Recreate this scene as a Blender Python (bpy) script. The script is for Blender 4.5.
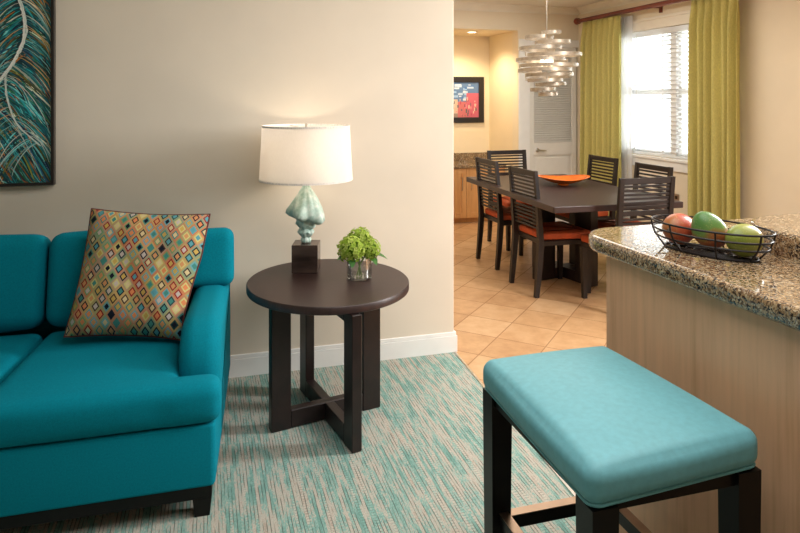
import bpy, bmesh, math, random
from mathutils import Vector, Matrix

for o in list(bpy.data.objects):
    bpy.data.objects.remove(o, do_unlink=True)
S = bpy.context.scene
COL = S.collection
PI = math.pi
R = math.radians
random.seed(7)

# ------------------------------------------------------------------ camera
cam_d = bpy.data.cameras.new('camera')
cam = bpy.data.objects.new('camera', cam_d)
COL.objects.link(cam)
cam.location = (0, 0, 1.5)
cam.rotation_euler = (PI/2, 0, -math.atan(185/645))
cam_d.sensor_width = 36
cam_d.lens = 645/800*36
cam_d.shift_x = 0.0125
cam_d.shift_y = -167.5/800
cam_d.clip_start = 0.05
S.camera = cam

# ------------------------------------------------------------------ world, lights, exposure
w = bpy.data.worlds.new('world')
S.world = w
w.use_nodes = True
bg = w.node_tree.nodes['Background']
bg.inputs[0].default_value = (0.93, 0.97, 1.0, 1)
bg.inputs[1].default_value = 12.0

def area(name, loc, target, sx, sy, power, col=(1, 1, 1), spread=180):
    d = bpy.data.lights.new(name, 'AREA')
    d.shape = 'RECTANGLE'
    d.size, d.size_y = sx, sy
    d.energy = power
    d.color = col
    d.spread = R(spread)
    o = bpy.data.objects.new(name, d)
    COL.objects.link(o)
    o.location = loc
    o.rotation_euler = (Vector(target)-Vector(loc)).to_track_quat('-Z', 'Y').to_euler()
    return o

area('kitchen_side_key', (3.5, 2.2, 1.92), (0.3, 2.9, 0.4), 0.34, 1.25, 90, (1, 0.985, 0.97))  # added key for unseen light from the kitchen side; no window there
area('living_overhead_fill', (0.9, 1.3, 2.55), (0.9, 1.3, 0), 1.8, 1.8, 32, (1, 0.99, 0.98))  # added soft fill from above for the stool and sofa, no fixture
area('dining_overhead_fill', (2.6, 4.9, 2.57), (2.6, 4.9, 0), 1.6, 2.2, 42, (1, 0.965, 0.89))  # added overhead fill to brighten the dining area, apart from the pendant
area('kitchen_overhead_fill', (2.9, 1.4, 2.57), (2.9, 1.4, 0), 1.4, 1.8, 22, (1, 0.97, 0.93))  # added fill above the kitchen, not an actual ceiling fixture

S.view_settings.view_transform = 'Standard'
S.view_settings.look = 'None'
S.view_settings.gamma = 1
S.view_settings.use_curve_mapping = False
S.view_settings.exposure = 0.0

# ------------------------------------------------------------------ materials
def lin(c):
    return tuple(((v/255)/12.92 if v/255 <= 0.04045 else ((v/255+0.055)/1.055)**2.4) for v in c)+(1,)

class NT:
    """small helper round a node tree"""
    def __init__(s, name):
        s.m = bpy.data.materials.new(name)
        s.m.use_nodes = True
        s.t = s.m.node_tree
        s.b = s.t.nodes['Principled BSDF']
        s.out = s.t.nodes['Material Output']
    def n(s, typ, **kw):
        nd = s.t.nodes.new(typ)
        for k, v in kw.items():
            setattr(nd, k, v)
        return nd
    def l(s, a, b):
        s.t.links.new(a, b)
    def val(s, sock, v):
        if isinstance(v, (int, float, tuple, list)):
            sock.default_value = v
        else:
            s.l(v, sock)
    def math(s, op, a, b=0.0, c=0.0):
        nd = s.n('ShaderNodeMath', operation=op)
        s.val(nd.inputs[0], a); s.val(nd.inputs[1], b); s.val(nd.inputs[2], c)
        return nd.outputs[0]
    def coord(s, which='Object'):
        return s.n('ShaderNodeTexCoord').outputs[which]
    def mapping(s, vec, scale=(1, 1, 1), rot=(0, 0, 0), loc=(0, 0, 0)):
        nd = s.n('ShaderNodeMapping')
        s.l(vec, nd.inputs[0])
        nd.inputs['Location'].default_value = loc
        nd.inputs['Rotation'].default_value = rot
        nd.inputs['Scale'].default_value = scale
        return nd.outputs[0]
    def noise(s, vec, scale=5, detail=3, rough=0.5, color=False):
        nd = s.n('ShaderNodeTexNoise')
        s.l(vec, nd.inputs['Vector'])
        nd.inputs['Scale'].default_value = scale
        nd.inputs['Detail'].default_value = detail
        nd.inputs['Roughness'].default_value = rough
        return nd.outputs['Color' if color else 'Fac']
    def ramp(s, fac, stops, interp='LINEAR'):
        nd = s.n('ShaderNodeValToRGB')
        nd.color_ramp.interpolation = interp
        els = nd.color_ramp.elements
        while len(els) < len(stops):
            els.new(0.5)
        for e, (p, c) in zip(els, stops):
            e.position = p
            e.color = c if len(c) == 4 else lin(c)
        s.val(nd.inputs[0], fac)
        return nd.outputs[0]
    def mix(s, fac, a, b, blend='MIX'):
        nd = s.n('ShaderNodeMix', data_type='RGBA', blend_type=blend)
        s.val(nd.inputs[0], fac); s.val(nd.inputs[6], a); s.val(nd.inputs[7], b)
        return nd.outputs[2]
    def bump(s, h, strength=0.2, dist=0.01):
        nd = s.n('ShaderNodeBump')
        nd.inputs['Strength'].default_value = strength
        nd.inputs['Distance'].default_value = dist
        s.l(h, nd.inputs['Height'])
        s.l(nd.outputs[0], s.b.inputs['Normal'])
    def base(s, c):
        s.val(s.b.inputs['Base Color'], c)
    def rough(s, v):
        s.val(s.b.inputs['Roughness'], v)

def plain(name, c, rough=0.5, metal=0.0, var=0.06, scale=8, bump=0.0, bscale=200, spec=0.5, stretch=(1, 1, 1), sheen=0.0):
    t = NT(name)
    co = t.coord()
    f = t.noise(t.mapping(co, stretch), scale, 3)
    a = tuple(min(255, v*(1-var)) for v in c); b = tuple(min(255, v*(1+var)) for v in c)
    t.base(t.ramp(f, [(0.3, a), (0.7, b)]))
    t.rough(rough)
    t.b.inputs['Metallic'].default_value = metal
    t.b.inputs['Specular IOR Level'].default_value = spec
    if sheen:
        t.b.inputs['Sheen Weight'].default_value = sheen
    if bump:
        t.bump(t.noise(t.mapping(co, stretch), bscale, 2), bump, 0.002)
    return t.m

M = {}
M['wall'] = plain('wall_paint', (222, 212, 196), 0.85, var=0.012, scale=3, bump=0.12, bscale=350, spec=0.2)
M['wall_warm'] = plain('warm_wall_paint', (240, 224, 194), 0.85, var=0.012, scale=3, bump=0.12, bscale=350, spec=0.2)
M['wall_tan'] = plain('tan_wall_paint', (236, 223, 199), 0.85, var=0.012, scale=3, bump=0.12, bscale=350, spec=0.2)
M['ceiling'] = plain('ceiling_paint', (238, 233, 222), 0.9, var=0.01, spec=0.1)
M['trim'] = plain('white_trim_paint', (240, 240, 238), 0.4, var=0.01)
M['door'] = plain('door_paint', (232, 230, 224), 0.45, var=0.01)
M['cream_trim'] = plain('cream_trim_paint', (238, 231, 216), 0.5, var=0.01)
M['darkwood'] = plain('espresso_wood', (34, 23, 22), 0.38, var=0.22, scale=5, stretch=(3, 30, 3), bump=0.05, bscale=60)
M['tablewood'] = plain('espresso_table_top_wood', (52, 36, 34), 0.4, var=0.16, scale=4, stretch=(2, 40, 2), bump=0.04, bscale=40)
M['chairwood'] = plain('chair_wood', (28, 19, 18), 0.42, var=0.2, scale=5, stretch=(4, 4, 20))
M['blackwood'] = plain('black_stained_wood', (14, 12, 12), 0.35, var=0.2, scale=5, spec=0.25)
M['sofa'] = plain('teal_sofa_fabric', (0, 128, 149), 0.9, var=0.05, scale=160, bump=0.4, bscale=420, spec=0.12)
M['vinyl'] = plain('aqua_stool_vinyl', (110, 177, 188), 0.5, var=0.03, scale=60, bump=0.12, bscale=500, spec=0.4)
M['orange'] = plain('orange_seat_fabric', (188, 84, 46), 0.6, var=0.08, scale=20, spec=0.3)
M['metal'] = plain('brushed_nickel', (200, 195, 188), 0.3, 1.0, var=0.05)
M['brass'] = plain('bronze_footplate', (150, 126, 106), 0.35, 1.0, var=0.08)
M['black_wire'] = plain('dark_bronze_wire', (30, 24, 24), 0.4, 0.3, var=0.1)
M['mahogany'] = plain('mahogany_rod', (112, 48, 32), 0.35, var=0.2, scale=4, stretch=(10, 1, 10))
M['blackframe'] = plain('black_picture_frame', (28, 24, 24), 0.35, var=0.12)
M['plastic'] = plain('white_plastic', (228, 224, 214), 0.4, var=0.01)
M['bronze_block'] = plain('dark_bronze_block', (92, 76, 70), 0.22, 0.6, var=0.3, scale=6, stretch=(1, 1, 3))
M['welt'] = plain('aqua_welt', (104, 174, 184), 0.5, var=0.02)

def wood_panel(name, c1, c2, rough=0.4, axis='z', sc=1.0):
    t = NT(name)
    st = {'z': (26, 26, 1.4), 'x': (1.4, 26, 26)}[axis]
    co = t.mapping(t.coord(), tuple(v*sc for v in st))
    f = t.noise(co, 1.6, 5, 0.6)
    g = t.noise(t.mapping(t.coord(), (3, 3, 0.5)), 1.2, 2)
    h = t.math('ADD', t.math('MULTIPLY', f, 0.6), t.math('MULTIPLY', g, 0.4))
    t.base(t.ramp(h, [(0.32, c2), (0.5, c1), (0.68, tuple(min(255, v*1.05) for v in c1))]))
    t.rough(rough)
    return t.m
M['maple'] = wood_panel('bar_maple', (222, 174, 136), (202, 154, 116), 0.42)
M['cabinet'] = wood_panel('cabinet_maple', (222, 170, 112), (204, 148, 92), 0.4)

def granite(name, dark=1.0):
    t = NT(name)
    co = t.coord()
    v = t.n('ShaderNodeTexVoronoi'); v.inputs['Scale'].default_value = 210
    warp = t.noise(co, 60, 2, color=True)
    t.l(t.mix(0.02, co, warp, 'ADD'), v.inputs['Vector'])
    sep = t.n('ShaderNodeSeparateColor'); t.l(v.outputs['Color'], sep.inputs[0])
    base = t.ramp(sep.outputs[0], [(0.0, (34, 29, 27)), (0.16, (64, 52, 44)), (0.22, (112, 88, 64)), (0.42, (150, 122, 90)),
                                   (0.52, (178, 152, 116)), (0.74, (158, 128, 92)), (0.80, (198, 180, 150)), (0.90, (138, 130, 116)), (1.0, (104, 98, 90))], 'CONSTANT')
    big = t.noise(co, 14, 3)
    base = t.mix(t.ramp(big, [(0.42, (0, 0, 0)), (0.62, (130, 130, 130))]), base, lin((112, 80, 52)))
    t.base(base)
    t.rough(0.08)
    t.b.inputs['Specular IOR Level'].default_value = 0.6
    t.b.inputs['Coat Weight'].default_value = 0.25
    t.b.inputs['Coat Roughness'].default_value = 0.03
    return t.m
M['granite'] = granite('speckled_granite')

def tile_floor():
    t = NT('sandstone_tile')
    co = t.coord()
    # tiles laid on the diagonal, 0.31 m
    m = t.mapping(co, (1/0.31, 1/0.31, 1), (0, 0, R(45)))
    off = t.n('ShaderNodeVectorMath', operation='ADD'); t.l(m, off.inputs[0])
    # a joint runs through (1.40, 3.35)
    px = (1.40-3.35)*math.cos(PI/4)/0.31
    py = (1.40+3.35)*math.sin(PI/4)/0.31
    off.inputs[1].default_value = (-px, -py+0.35, 0)
    sx = t.n('ShaderNodeSeparateXYZ'); t.l(off.outputs[0], sx.inputs[0])
    def edge(o):
        f = t.math('FRACT', o)
        return t.math('ABSOLUTE', t.math('SUBTRACT', f, 0.5))
    e = t.math('MAXIMUM', edge(sx.outputs[0]), edge(sx.outputs[1]))
    grout = t.math('GREATER_THAN', e, 0.4895)
    fl = t.n('ShaderNodeVectorMath', operation='FLOOR'); t.l(off.outputs[0], fl.inputs[0])
    wn = t.n('ShaderNodeTexWhiteNoise', noise_dimensions='2D'); t.l(fl.outputs[0], wn.inputs[0])
    n1 = t.noise(co, 9, 5, 0.65)
    mixv = t.math('ADD', t.math('MULTIPLY', n1, 0.75), t.math('MULTIPLY', wn.outputs[0], 0.25))
    c = t.ramp(mixv, [(0.28, (178, 134, 94)), (0.5, (198, 156, 113)), (0.72, (212, 175, 134))])
    t.base(t.mix(grout, c, lin((158, 118, 82))))
    t.rough(t.math('ADD', 0.36, t.math('MULTIPLY', grout, 0.4)))
    t.bump(t.math('SUBTRACT', t.math('MULTIPLY', n1, 0.15), grout), 0.25, 0.003)
    return t.m
M['tile'] = tile_floor()

def carpet_mat():
    t = NT('striped_carpet')
    co = t.coord()
    wob = t.noise(t.mapping(co, (4, 2, 1)), 2, 2, color=True)
    cw = t.mix(0.006, co, wob, 'ADD')
    sc = t.n('ShaderNodeSeparateXYZ'); t.l(cw, sc.inputs[0])
    u = t.math('MULTIPLY', sc.outputs[0], 1/0.0125)
    fu = t.math('FLOOR', u)
    cv = t.n('ShaderNodeCombineXYZ')
    t.l(t.math('MULTIPLY', fu, 3.7), cv.inputs[0]); t.l(t.math('MULTIPLY', sc.outputs[1], 4.2), cv.inputs[1])
    yarn = t.noise(cv.outputs[0], 1.0, 2, 0.6)
    band = t.noise(t.mapping(cw, (30, 1.3, 1)), 1.0, 2, 0.5)
    fine = t.noise(t.mapping(cw, (260, 60, 1)), 1.0, 2, 0.6)
    v = t.math('ADD', t.math('MULTIPLY', band, 0.26), t.math('MULTIPLY', yarn, 0.74))
    v = t.math('ADD', v, t.math('MULTIPLY', t.math('SUBTRACT', fine, 0.5), 0.5))
    c = t.ramp(v, [(0.34, (128, 176, 166)), (0.45, (152, 194, 185)), (0.49, (174, 204, 194)), (0.515, (200, 198, 186)), (0.60, (216, 208, 195)), (0.68, (198, 182, 168))])
    edge = t.math('GREATER_THAN', t.math('ABSOLUTE', t.math('SUBTRACT', t.math('FRACT', u), 0.5)), 0.37)
    brk = t.ramp(t.noise(t.mapping(co, (70, 9, 1)), 1.0, 2), [(0.42, (0, 0, 0)), (0.56, (255, 255, 255))])
    c = t.mix(t.math('MULTIPLY', t.math('MULTIPLY', edge, brk), 0.75), c, lin((78, 84, 78)))
    sp_ = t.n('ShaderNodeSeparateXYZ'); t.l(co, sp_.inputs[0])
    colj = t.noise(t.mapping(co, (140, 0.001, 1)), 1.0, 0)
    yy = t.math('ADD', t.math('MULTIPLY', sp_.outputs[1], 1/0.015), t.math('MULTIPLY', colj, 14))
    gap = t.math('GREATER_THAN', t.math('ABSOLUTE', t.math('SUBTRACT', t.math('FRACT', yy), 0.5)), 0.37)
    ribs = t.noise(t.mapping(co, (150, 330, 1)), 1.0, 2)
    c = t.mix(t.math('MULTIPLY', ribs, 0.6), c, lin((160, 164, 158)), 'MULTIPLY')
    c = t.mix(t.math('MULTIPLY', gap, t.math('MULTIPLY', ribs, 0.9)), c, lin((92, 100, 94)))
    t.base(c)
    t.rough(0.95)
    t.b.inputs['Specular IOR Level'].default_value = 0.1
    t.bump(t.math('ADD', ribs, yarn), 0.5, 0.004)
    return t.m
M['carpet'] = carpet_mat()

def pillow_mat():
    t = NT('diamond_pillow_fabric')
    s = t.n('ShaderNodeSeparateXYZ'); t.l(t.coord(), s.inputs[0])
    x = t.math('ADD', t.math('MULTIPLY', s.outputs[0], 1/0.045), t.math('MULTIPLY', s.outputs[1], 0.0))
    y = t.math('MULTIPLY', s.outputs[1], 1/0.060)
    u = t.math('ADD', x, y); v = t.math('SUBTRACT', x, y)
    def cell(o):
        return t.math('FLOOR', o), t.math('ABSOLUTE', t.math('SUBTRACT', t.math('FRACT', o), 0.5))
    fu, eu = cell(u); fv, ev = cell(v)
    e = t.math('MAXIMUM', eu, ev)
    cb = t.n('ShaderNodeCombineXYZ'); t.l(fu, cb.inputs[0]); t.l(fv, cb.inputs[1])
    def rnd(k):
        vm = t.n('ShaderNodeVectorMath', operation='ADD'); t.l(cb.outputs[0], vm.inputs[0]); vm.inputs[1].default_value = (k*7.3, k*3.1, 0)
        wn = t.n('ShaderNodeTexWhiteNoise', noise_dimensions='2D'); t.l(vm.outputs[0], wn.inputs[0]); return wn.outputs[0]
    pal = [(214, 140, 92), (120, 168, 158), (196, 178, 110), (222, 158, 120), (92, 130, 150), (150, 148, 92), (206, 120, 84), (176, 130, 130)]
    outer = t.ramp(rnd(1), [(i/8, c) for i, c in enumerate([(200, 128, 88), (180, 160, 104), (206, 146, 112), (166, 160, 110), (186, 132, 100), (140, 160, 130), (196, 164, 104), (180, 150, 124)])], 'CONSTANT')
    ring = t.ramp(rnd(2), [(i/8, c) for i, c in enumerate([(30, 74, 76), (104, 170, 180), (150, 36, 44), (206, 200, 130), (22, 34, 54), (70, 140, 134), (70, 52, 50), (116, 160, 110)])], 'CONSTANT')
    core = t.ramp(rnd(3), [(i/8, c) for i, c in enumerate([(214, 196, 150), (22, 30, 44), (224, 140, 90), (92, 160, 170), (196, 186, 178), (210, 150, 100), (70, 140, 132), (200, 170, 90)])], 'CONSTANT')
    c = t.mix(t.math('LESS_THAN', e, 0.35), outer, ring)
    c = t.mix(t.math('LESS_THAN', e, 0.22), c, core)
    th = t.noise(t.mapping(t.coord(), (400, 400, 400)), 1, 1)
    t.base(t.mix(t.math('MULTIPLY', th, 0.25), c, lin((150, 140, 125)), 'MULTIPLY'))
    t.rough(0.85)
    t.b.inputs['Specular IOR Level'].default_value = 0.2
    t.bump(th, 0.4, 0.002)
    return t.m
M['pillow'] = pillow_mat()
M['piping'] = plain('pillow_piping', (96, 44, 40), 0.8)

def vcol(name, rough=0.5):
    t = NT(name)
    a = t.n('ShaderNodeVertexColor'); a.layer_name = 'Col'
    t.base(a.outputs[0]); t.rough(rough)
    return t.m
M['paint'] = vcol('oil_paint', 0.35)

def glassy(name, tint=(0.97, 0.99, 0.98), fac=0.1):
    t = NT(name)
    tr = t.n('ShaderNodeBsdfTransparent'); tr.inputs[0].default_value = tint+(1,)
    gl = t.n('ShaderNodeBsdfGlossy'); gl.inputs['Roughness'].default_value = 0.02
    lw = t.n('ShaderNodeLayerWeight'); lw.inputs[0].default_value = 0.35
    mx = t.n('ShaderNodeMixShader')
    t.l(t.math('ADD', t.math('MULTIPLY', lw.outputs['Fresnel'], 0.7), fac*0.3), mx.inputs[0])
    t.l(tr.outputs[0], mx.inputs[1]); t.l(gl.outputs[0], mx.inputs[2])
    t.l(mx.outputs[0], t.out.inputs[0])
    return t.m
M['pane'] = glassy('window_glass')
M['vase_glass'] = glassy('vase_glass', (0.985, 0.99, 0.985), 0.2)
M['water'] = glassy('vase_water', (0.975, 0.985, 0.975), 0.05)

def cloth(name, c, trans=0.3, transp=0.0, var=0.05):
    t = NT(name)
    co = t.coord()
    f = t.noise(t.mapping(co, (200, 200, 60)), 1, 2)
    colr = t.ramp(f, [(0.3, tuple(v*(1-var) for v in c)), (0.7, tuple(min(255, v*(1+var)) for v in c))])
    d = t.n('ShaderNodeBsdfDiffuse'); t.l(colr, d.inputs[0])
    tl = t.n('ShaderNodeBsdfTranslucent'); t.l(colr, tl.inputs[0])
    mx = t.n('ShaderNodeMixShader'); mx.inputs[0].default_value = trans
    t.l(d.outputs[0], mx.inputs[1]); t.l(tl.outputs[0], mx.inputs[2])
    last = mx.outputs[0]
    if transp:
        tr = t.n('ShaderNodeBsdfTransparent')
        m2 = t.n('ShaderNodeMixShader'); m2.inputs[0].default_value = transp
        t.l(last, m2.inputs[1]); t.l(tr.outputs[0], m2.inputs[2])
        last = m2.outputs[0]
    t.l(last, t.out.inputs[0])
    return t.m
M['curtain'] = cloth('lime_curtain_linen', (206, 195, 122), 0.17)
M['sheer'] = cloth('white_sheer_voile', (248, 248, 250), 0.6, 0.3, 0.01)
M['shade'] = cloth('white_lamp_shade_linen', (252, 248, 244), 0.55, 0.0, 0.008)
M['shade_trim'] = cloth('lamp_shade_trim', (238, 234, 230), 0.1)
M['blind'] = cloth('white_blind_slat', (250, 250, 250), 0.45, 0.0, 0.01)

def emis(name, c, st):
    t = NT(name)
    t.base(lin(c)); t.b.inputs['Emission Color'].default_value = lin(c); t.b.inputs['Emission Strength'].default_value = st
    return t.m
M['bulb'] = emis('warm_bulb', (255, 226, 180), 3.5)
M['can'] = emis('recessed_lens', (255, 236, 205), 9)

def mango_mat(name, stops, seed):
    t = NT(name)
    co = t.coord()
    g = t.n('ShaderNodeSeparateXYZ'); t.l(co, g.inputs[0])
    n = t.noise(t.mapping(co, loc=(seed, seed*2, 0)), 9, 2)
    v = t.math('ADD', t.math('MULTIPLY', g.outputs[0], 5.5), n)
    c = t.ramp(v, stops)
    fr = t.noise(co, 260, 1)
    t.base(t.mix(t.math('MULTIPLY', t.math('GREATER_THAN', fr, 0.68), 0.35), c, lin((226, 206, 130))))
    t.rough(0.32)
    return t.m
MANGO = [mango_mat('red_mango_skin', [(0.25, (176, 62, 48)), (0.55, (186, 80, 56)), (0.85, (166, 112, 60))], 1.0),
         mango_mat('green_red_mango_skin', [(0.20, (80, 128, 62)), (0.45, (112, 148, 76)), (0.57, (172, 106, 62)), (0.8, (162, 76, 50))], 3.0),
         mango_mat('yellow_green_mango_skin', [(0.25, (126, 140, 56)), (0.5, (148, 152, 66)), (0.68, (164, 142, 70)), (0.95, (176, 110, 74))], 5.0)]

def shell_mat():
    t = NT('verdigris_shell_glaze')
    co = t.coord()
    n = t.noise(co, 30, 5, 0.65)
    t.base(t.ramp(n, [(0.32, (148, 184, 172)), (0.5, (184, 210, 200)), (0.66, (218, 230, 222))]))
    t.rough(0.35)
    t.bump(n, 0.4, 0.004)
    return t.m
M['shell'] = shell_mat()

def flower_mat():
    t = NT('green_hydrangea_petal')
    a = t.n('ShaderNodeVertexColor'); a.layer_name = 'Col'
    tl = t.n('ShaderNodeBsdfTranslucent'); t.l(a.outputs[0], tl.inputs[0])
    d = t.n('ShaderNodeBsdfDiffuse'); t.l(a.outputs[0], d.inputs[0])
    mx = t.n('ShaderNodeMixShader'); mx.inputs[0].default_value = 0.3
    t.l(d.outputs[0], mx.inputs[1]); t.l(tl.outputs[0], mx.inputs[2]); t.l(mx.outputs[0], t.out.inputs[0])
    return t.m
M['petal'] = flower_mat()
M['leaf'] = plain('dark_green_leaf', (58, 104, 44), 0.45, var=0.2, scale=40)
M['stem'] = plain('green_stem', (116, 150, 66), 0.5)
M['bowl'] = plain('orange_glass_bowl', (226, 112, 42), 0.25, var=0.1, scale=12)
M['bark'] = plain('tree_bark', (96, 78, 60), 0.9, var=0.2)
M['tree'] = plain('outdoor_leaves', (120, 150, 96), 0.7, var=0.25, scale=6)
M['stucco'] = plain('outdoor_stucco', (214, 204, 190), 0.9, var=0.03)
M['lawn'] = plain('outdoor_paving', (170, 168, 160), 0.9, var=0.08)
M['band'] = plain('silver_leaf_band', (172, 160, 144), 0.4, 0.55, var=0.10, scale=25)

# ------------------------------------------------------------------ mesh helpers
class MB:
    """collects shapes into one mesh"""
    def __init__(s):
        s.bm = bmesh.new()
    def box(s, x0, x1, y0, y1, z0, z1, bev=0.0, seg=2, mat=None):
        vs = [s.bm.verts.new(p) for p in ((x0, y0, z0), (x1, y0, z0), (x1, y1, z0), (x0, y1, z0), (x0, y0, z1), (x1, y0, z1), (x1, y1, z1), (x0, y1, z1))]
        fs = [s.bm.faces.new([vs[i] for i in q]) for q in ((3, 2, 1, 0), (4, 5, 6, 7), (0, 1, 5, 4), (1, 2, 6, 5), (2, 3, 7, 6), (3, 0, 4, 7))]
        if mat is not None:
            bmesh.ops.transform(s.bm, matrix=mat, verts=vs)
        if bev:
            es = list({e for f in fs for e in f.edges})
            bmesh.ops.bevel(s.bm, geom=es, offset=bev, segments=seg, affect='EDGES', profile=0.5)
        return s
    def sweep(s, pts, hw, hd, side=(0, 1, 0)):
        """rectangular section swept along a polyline; hw along side, hd across"""
        side = Vector(side).normalized()
        rings = []
        n = len(pts)
        for i, p in enumerate(pts):
            p = Vector(p)
            a = Vector(pts[max(0, i-1)]); b = Vector(pts[min(n-1, i+1)])
            tn = (b-a).normalized()
            up = side.cross(tn).normalized()
            W = hw[i] if isinstance(hw, (list, tuple)) else hw
            D = hd[i] if isinstance(hd, (list, tuple)) else hd
            rings.append([s.bm.verts.new(p+side*W*i1+up*D*j1) for i1, j1 in ((-1, -1), (1, -1), (1, 1), (-1, 1))])
        for r0, r1 in zip(rings, rings[1:]):
            for k in range(4):
                s.bm.faces.new((r0[k], r0[(k+1) % 4], r1[(k+1) % 4], r1[k]))
        s.bm.faces.new(rings[0][::-1]); s.bm.faces.new(rings[-1])
        return s
    def tube(s, pts, r, seg=8, closed=False):
        pts = [Vector(p) for p in pts]
        n = len(pts)
        rings = []
        ref = None
        for i, p in enumerate(pts):
            if closed:
                tn = (pts[(i+1) % n]-pts[(i-1) % n]).normalized()
            else:
                tn = (pts[min(n-1, i+1)]-pts[max(0, i-1)]).normalized()
            if ref is None:
                ref = tn.orthogonal().normalized()
            ref = (ref-tn*ref.dot(tn)).normalized()
            bn = tn.cross(ref)
            rr = r[i] if isinstance(r, (list, tuple)) else r
            rings.append([s.bm.verts.new(p+(ref*math.cos(2*PI*k/seg)+bn*math.sin(2*PI*k/seg))*rr) for k in range(seg)])
        m = n if closed else n-1
        for i in range(m):
            r0, r1 = rings[i], rings[(i+1) % n]
            if closed and i == n-1:
                best = min(range(seg), key=lambda q: (r1[q].co-r0[0].co).length)
                r1 = [r1[(q+best) % seg] for q in range(seg)]
            for k in range(seg):
                s.bm.faces.new((r0[k], r0[(k+1) % seg], r1[(k+1) % seg], r1[k]))
        if not closed:
            s.bm.faces.new(rings[0][::-1]); s.bm.faces.new(rings[-1])
        return s
    def lathe(s, prof, seg=40, c=(0, 0, 0), fn=None, cap=True):
        rings = []
        for (r, z) in prof:
            ring = []
            for k in range(seg):
                a = 2*PI*k/seg
                rr, zz = (r, z) if fn is None else fn(r, z, a)
                ring.append(s.bm.verts.new((c[0]+rr*math.cos(a), c[1]+rr*math.sin(a), c[2]+zz)))
            rings.append(ring)
        for r0, r1 in zip(rings, rings[1:]):
            for k in range(seg):
                s.bm.faces.new((r0[k], r0[(k+1) % seg], r1[(k+1) % seg], r1[k]))
        if cap:
            s.bm.faces.new(rings[0][::-1]); s.bm.faces.new(rings[-1])
        return s
    def pad(s, outline, z0, z1, r, crown=0.0, rb=None, mat=None, seg=5, bulge=0.0):
        """soft slab: outline (counter-clockwise xy) between z0 and z1, edges rounded by r on top and rb below"""
        rb = r if rb is None else rb
        n = len(outline)
        P = [Vector(p) for p in outline]
        nrm = []
        for i in range(n):
            a = (P[i]-P[i-1]).normalized(); b = (P[(i+1) % n]-P[i]).normalized()
            na = Vector((a.y, -a.x)); nb = Vector((b.y, -b.x))
            m = (na+nb)
            m = m.normalized() if m.length > 1e-6 else na
            nrm.append(m/max(0.5, m.dot(na)))
        lay = []
        for k in range(seg+1):
            t = k/seg*PI/2
            lay.append((rb*(1-math.sin(t)), z0+rb*(1-math.cos(t))))
        if bulge:
            for q in (0.25, 0.5, 0.75):
                lay.append((-bulge*math.sin(PI*q), z0+rb+(z1-r-z0-rb)*q))
        for k in range(seg+1):
            t = k/seg*PI/2
            lay.append((r*(1-math.cos(t)), z1-r+r*math.sin(t)))
        if crown:
            for q in (0.2, 0.45, 0.75, 1.0):
                lay.append((r+q*min(0.12, crown*7), z1+crown*math.sin(q*PI/2)))
        rings = []
        vs = []
        for ins, z in lay:
            ring = [s.bm.verts.new((P[i].x-nrm[i].x*ins, P[i].y-nrm[i].y*ins, z)) for i in range(n)]
            rings.append(ring); vs += ring
        for r0, r1 in zip(rings, rings[1:]):
            for k in range(n):
                s.bm.faces.new((r0[k], r0[(k+1) % n], r1[(k+1) % n], r1[k]))
        s.bm.faces.new(rings[0][::-1]); s.bm.faces.new(rings[-1])
        if mat is not None:
            bmesh.ops.transform(s.bm, matrix=mat, verts=vs)
        return s
    def rbox(s, w, d, h, r, crown=(0, 0, 0), n=6, mat=None, fn=None):
        """rounded, slightly stuffed box centred on the origin"""
        def axis(L):
            inner = L/2-r
            a = [-inner-r*t for t in (1, 0.72, 0.45, 0.2)] + [-inner+2*inner*i/n for i in range(n+1)] + [inner+r*t for t in (0.2, 0.45, 0.72, 1)]
            return a
        X, Y, Z = axis(w), axis(d), axis(h)
        cache = {}
        hw, hd, hh = w/2, d/2, h/2
        def V(x, y, z):
            key = (round(x, 6), round(y, 6), round(z, 6))
            if key in cache:
                return cache[key]
            q = Vector((x, y, z))
            c = Vector((max(-hw+r, min(hw-r, x)), max(-hd+r, min(hd-r, y)), max(-hh+r, min(hh-r, z))))
            dlt = q-c
            p = c+dlt.normalized()*r if dlt.length > 1e-9 else c
            u, v, t = x/hw, y/hd, z/hh
            p.x += crown[0]*u*(1-v*v)*(1-t*t); p.y += crown[1]*v*(1-u*u)*(1-t*t); p.z += crown[2]*t*(1-u*u)*(1-v*v)
            if fn: p = fn(p)
            if mat is not None: p = mat @ p
            cache[key] = s.bm.verts.new(p)
            return cache[key]
        def grid(A, B, f, flip):
            for i in range(len(A)-1):
                for j in range(len(B)-1):
                    q = [f(A[i], B[j]), f(A[i+1], B[j]), f(A[i+1], B[j+1]), f(A[i], B[j+1])]
                    if flip: q.reverse()
                    if len(set(q)) == 4: s.bm.faces.new(q)
        grid(X, Y, lambda a, b: V(a, b, hh), False); grid(X, Y, lambda a, b: V(a, b, -hh), True)
        grid(X, Z, lambda a, b: V(a, -hd, b), False); grid(X, Z, lambda a, b: V(a, hd, b), True)
        grid(Y, Z, lambda a, b: V(hw, a, b), False); grid(Y, Z, lambda a, b: V(-hw, a, b), True)
        return s
    def build(s, name, mat, parent=None, loc=None, smooth=True, rot=None, angle=40):
        me = bpy.data.meshes.new(name)
        bmesh.ops.recalc_face_normals(s.bm, faces=s.bm.faces)
        s.bm.to_mesh(me); s.bm.free()
        o = bpy.data.objects.new(name, me)
        COL.objects.link(o)
        me.materials.append(M[mat] if isinstance(mat, str) else mat)
        if parent: o.parent = parent
        if loc: o.location = loc
        if rot: o.rotation_euler = rot
        if smooth:
            me.set_sharp_from_angle(angle=R(angle))
            for p in me.polygons: p.use_smooth = len(p.vertices) < 9
        return o

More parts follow.
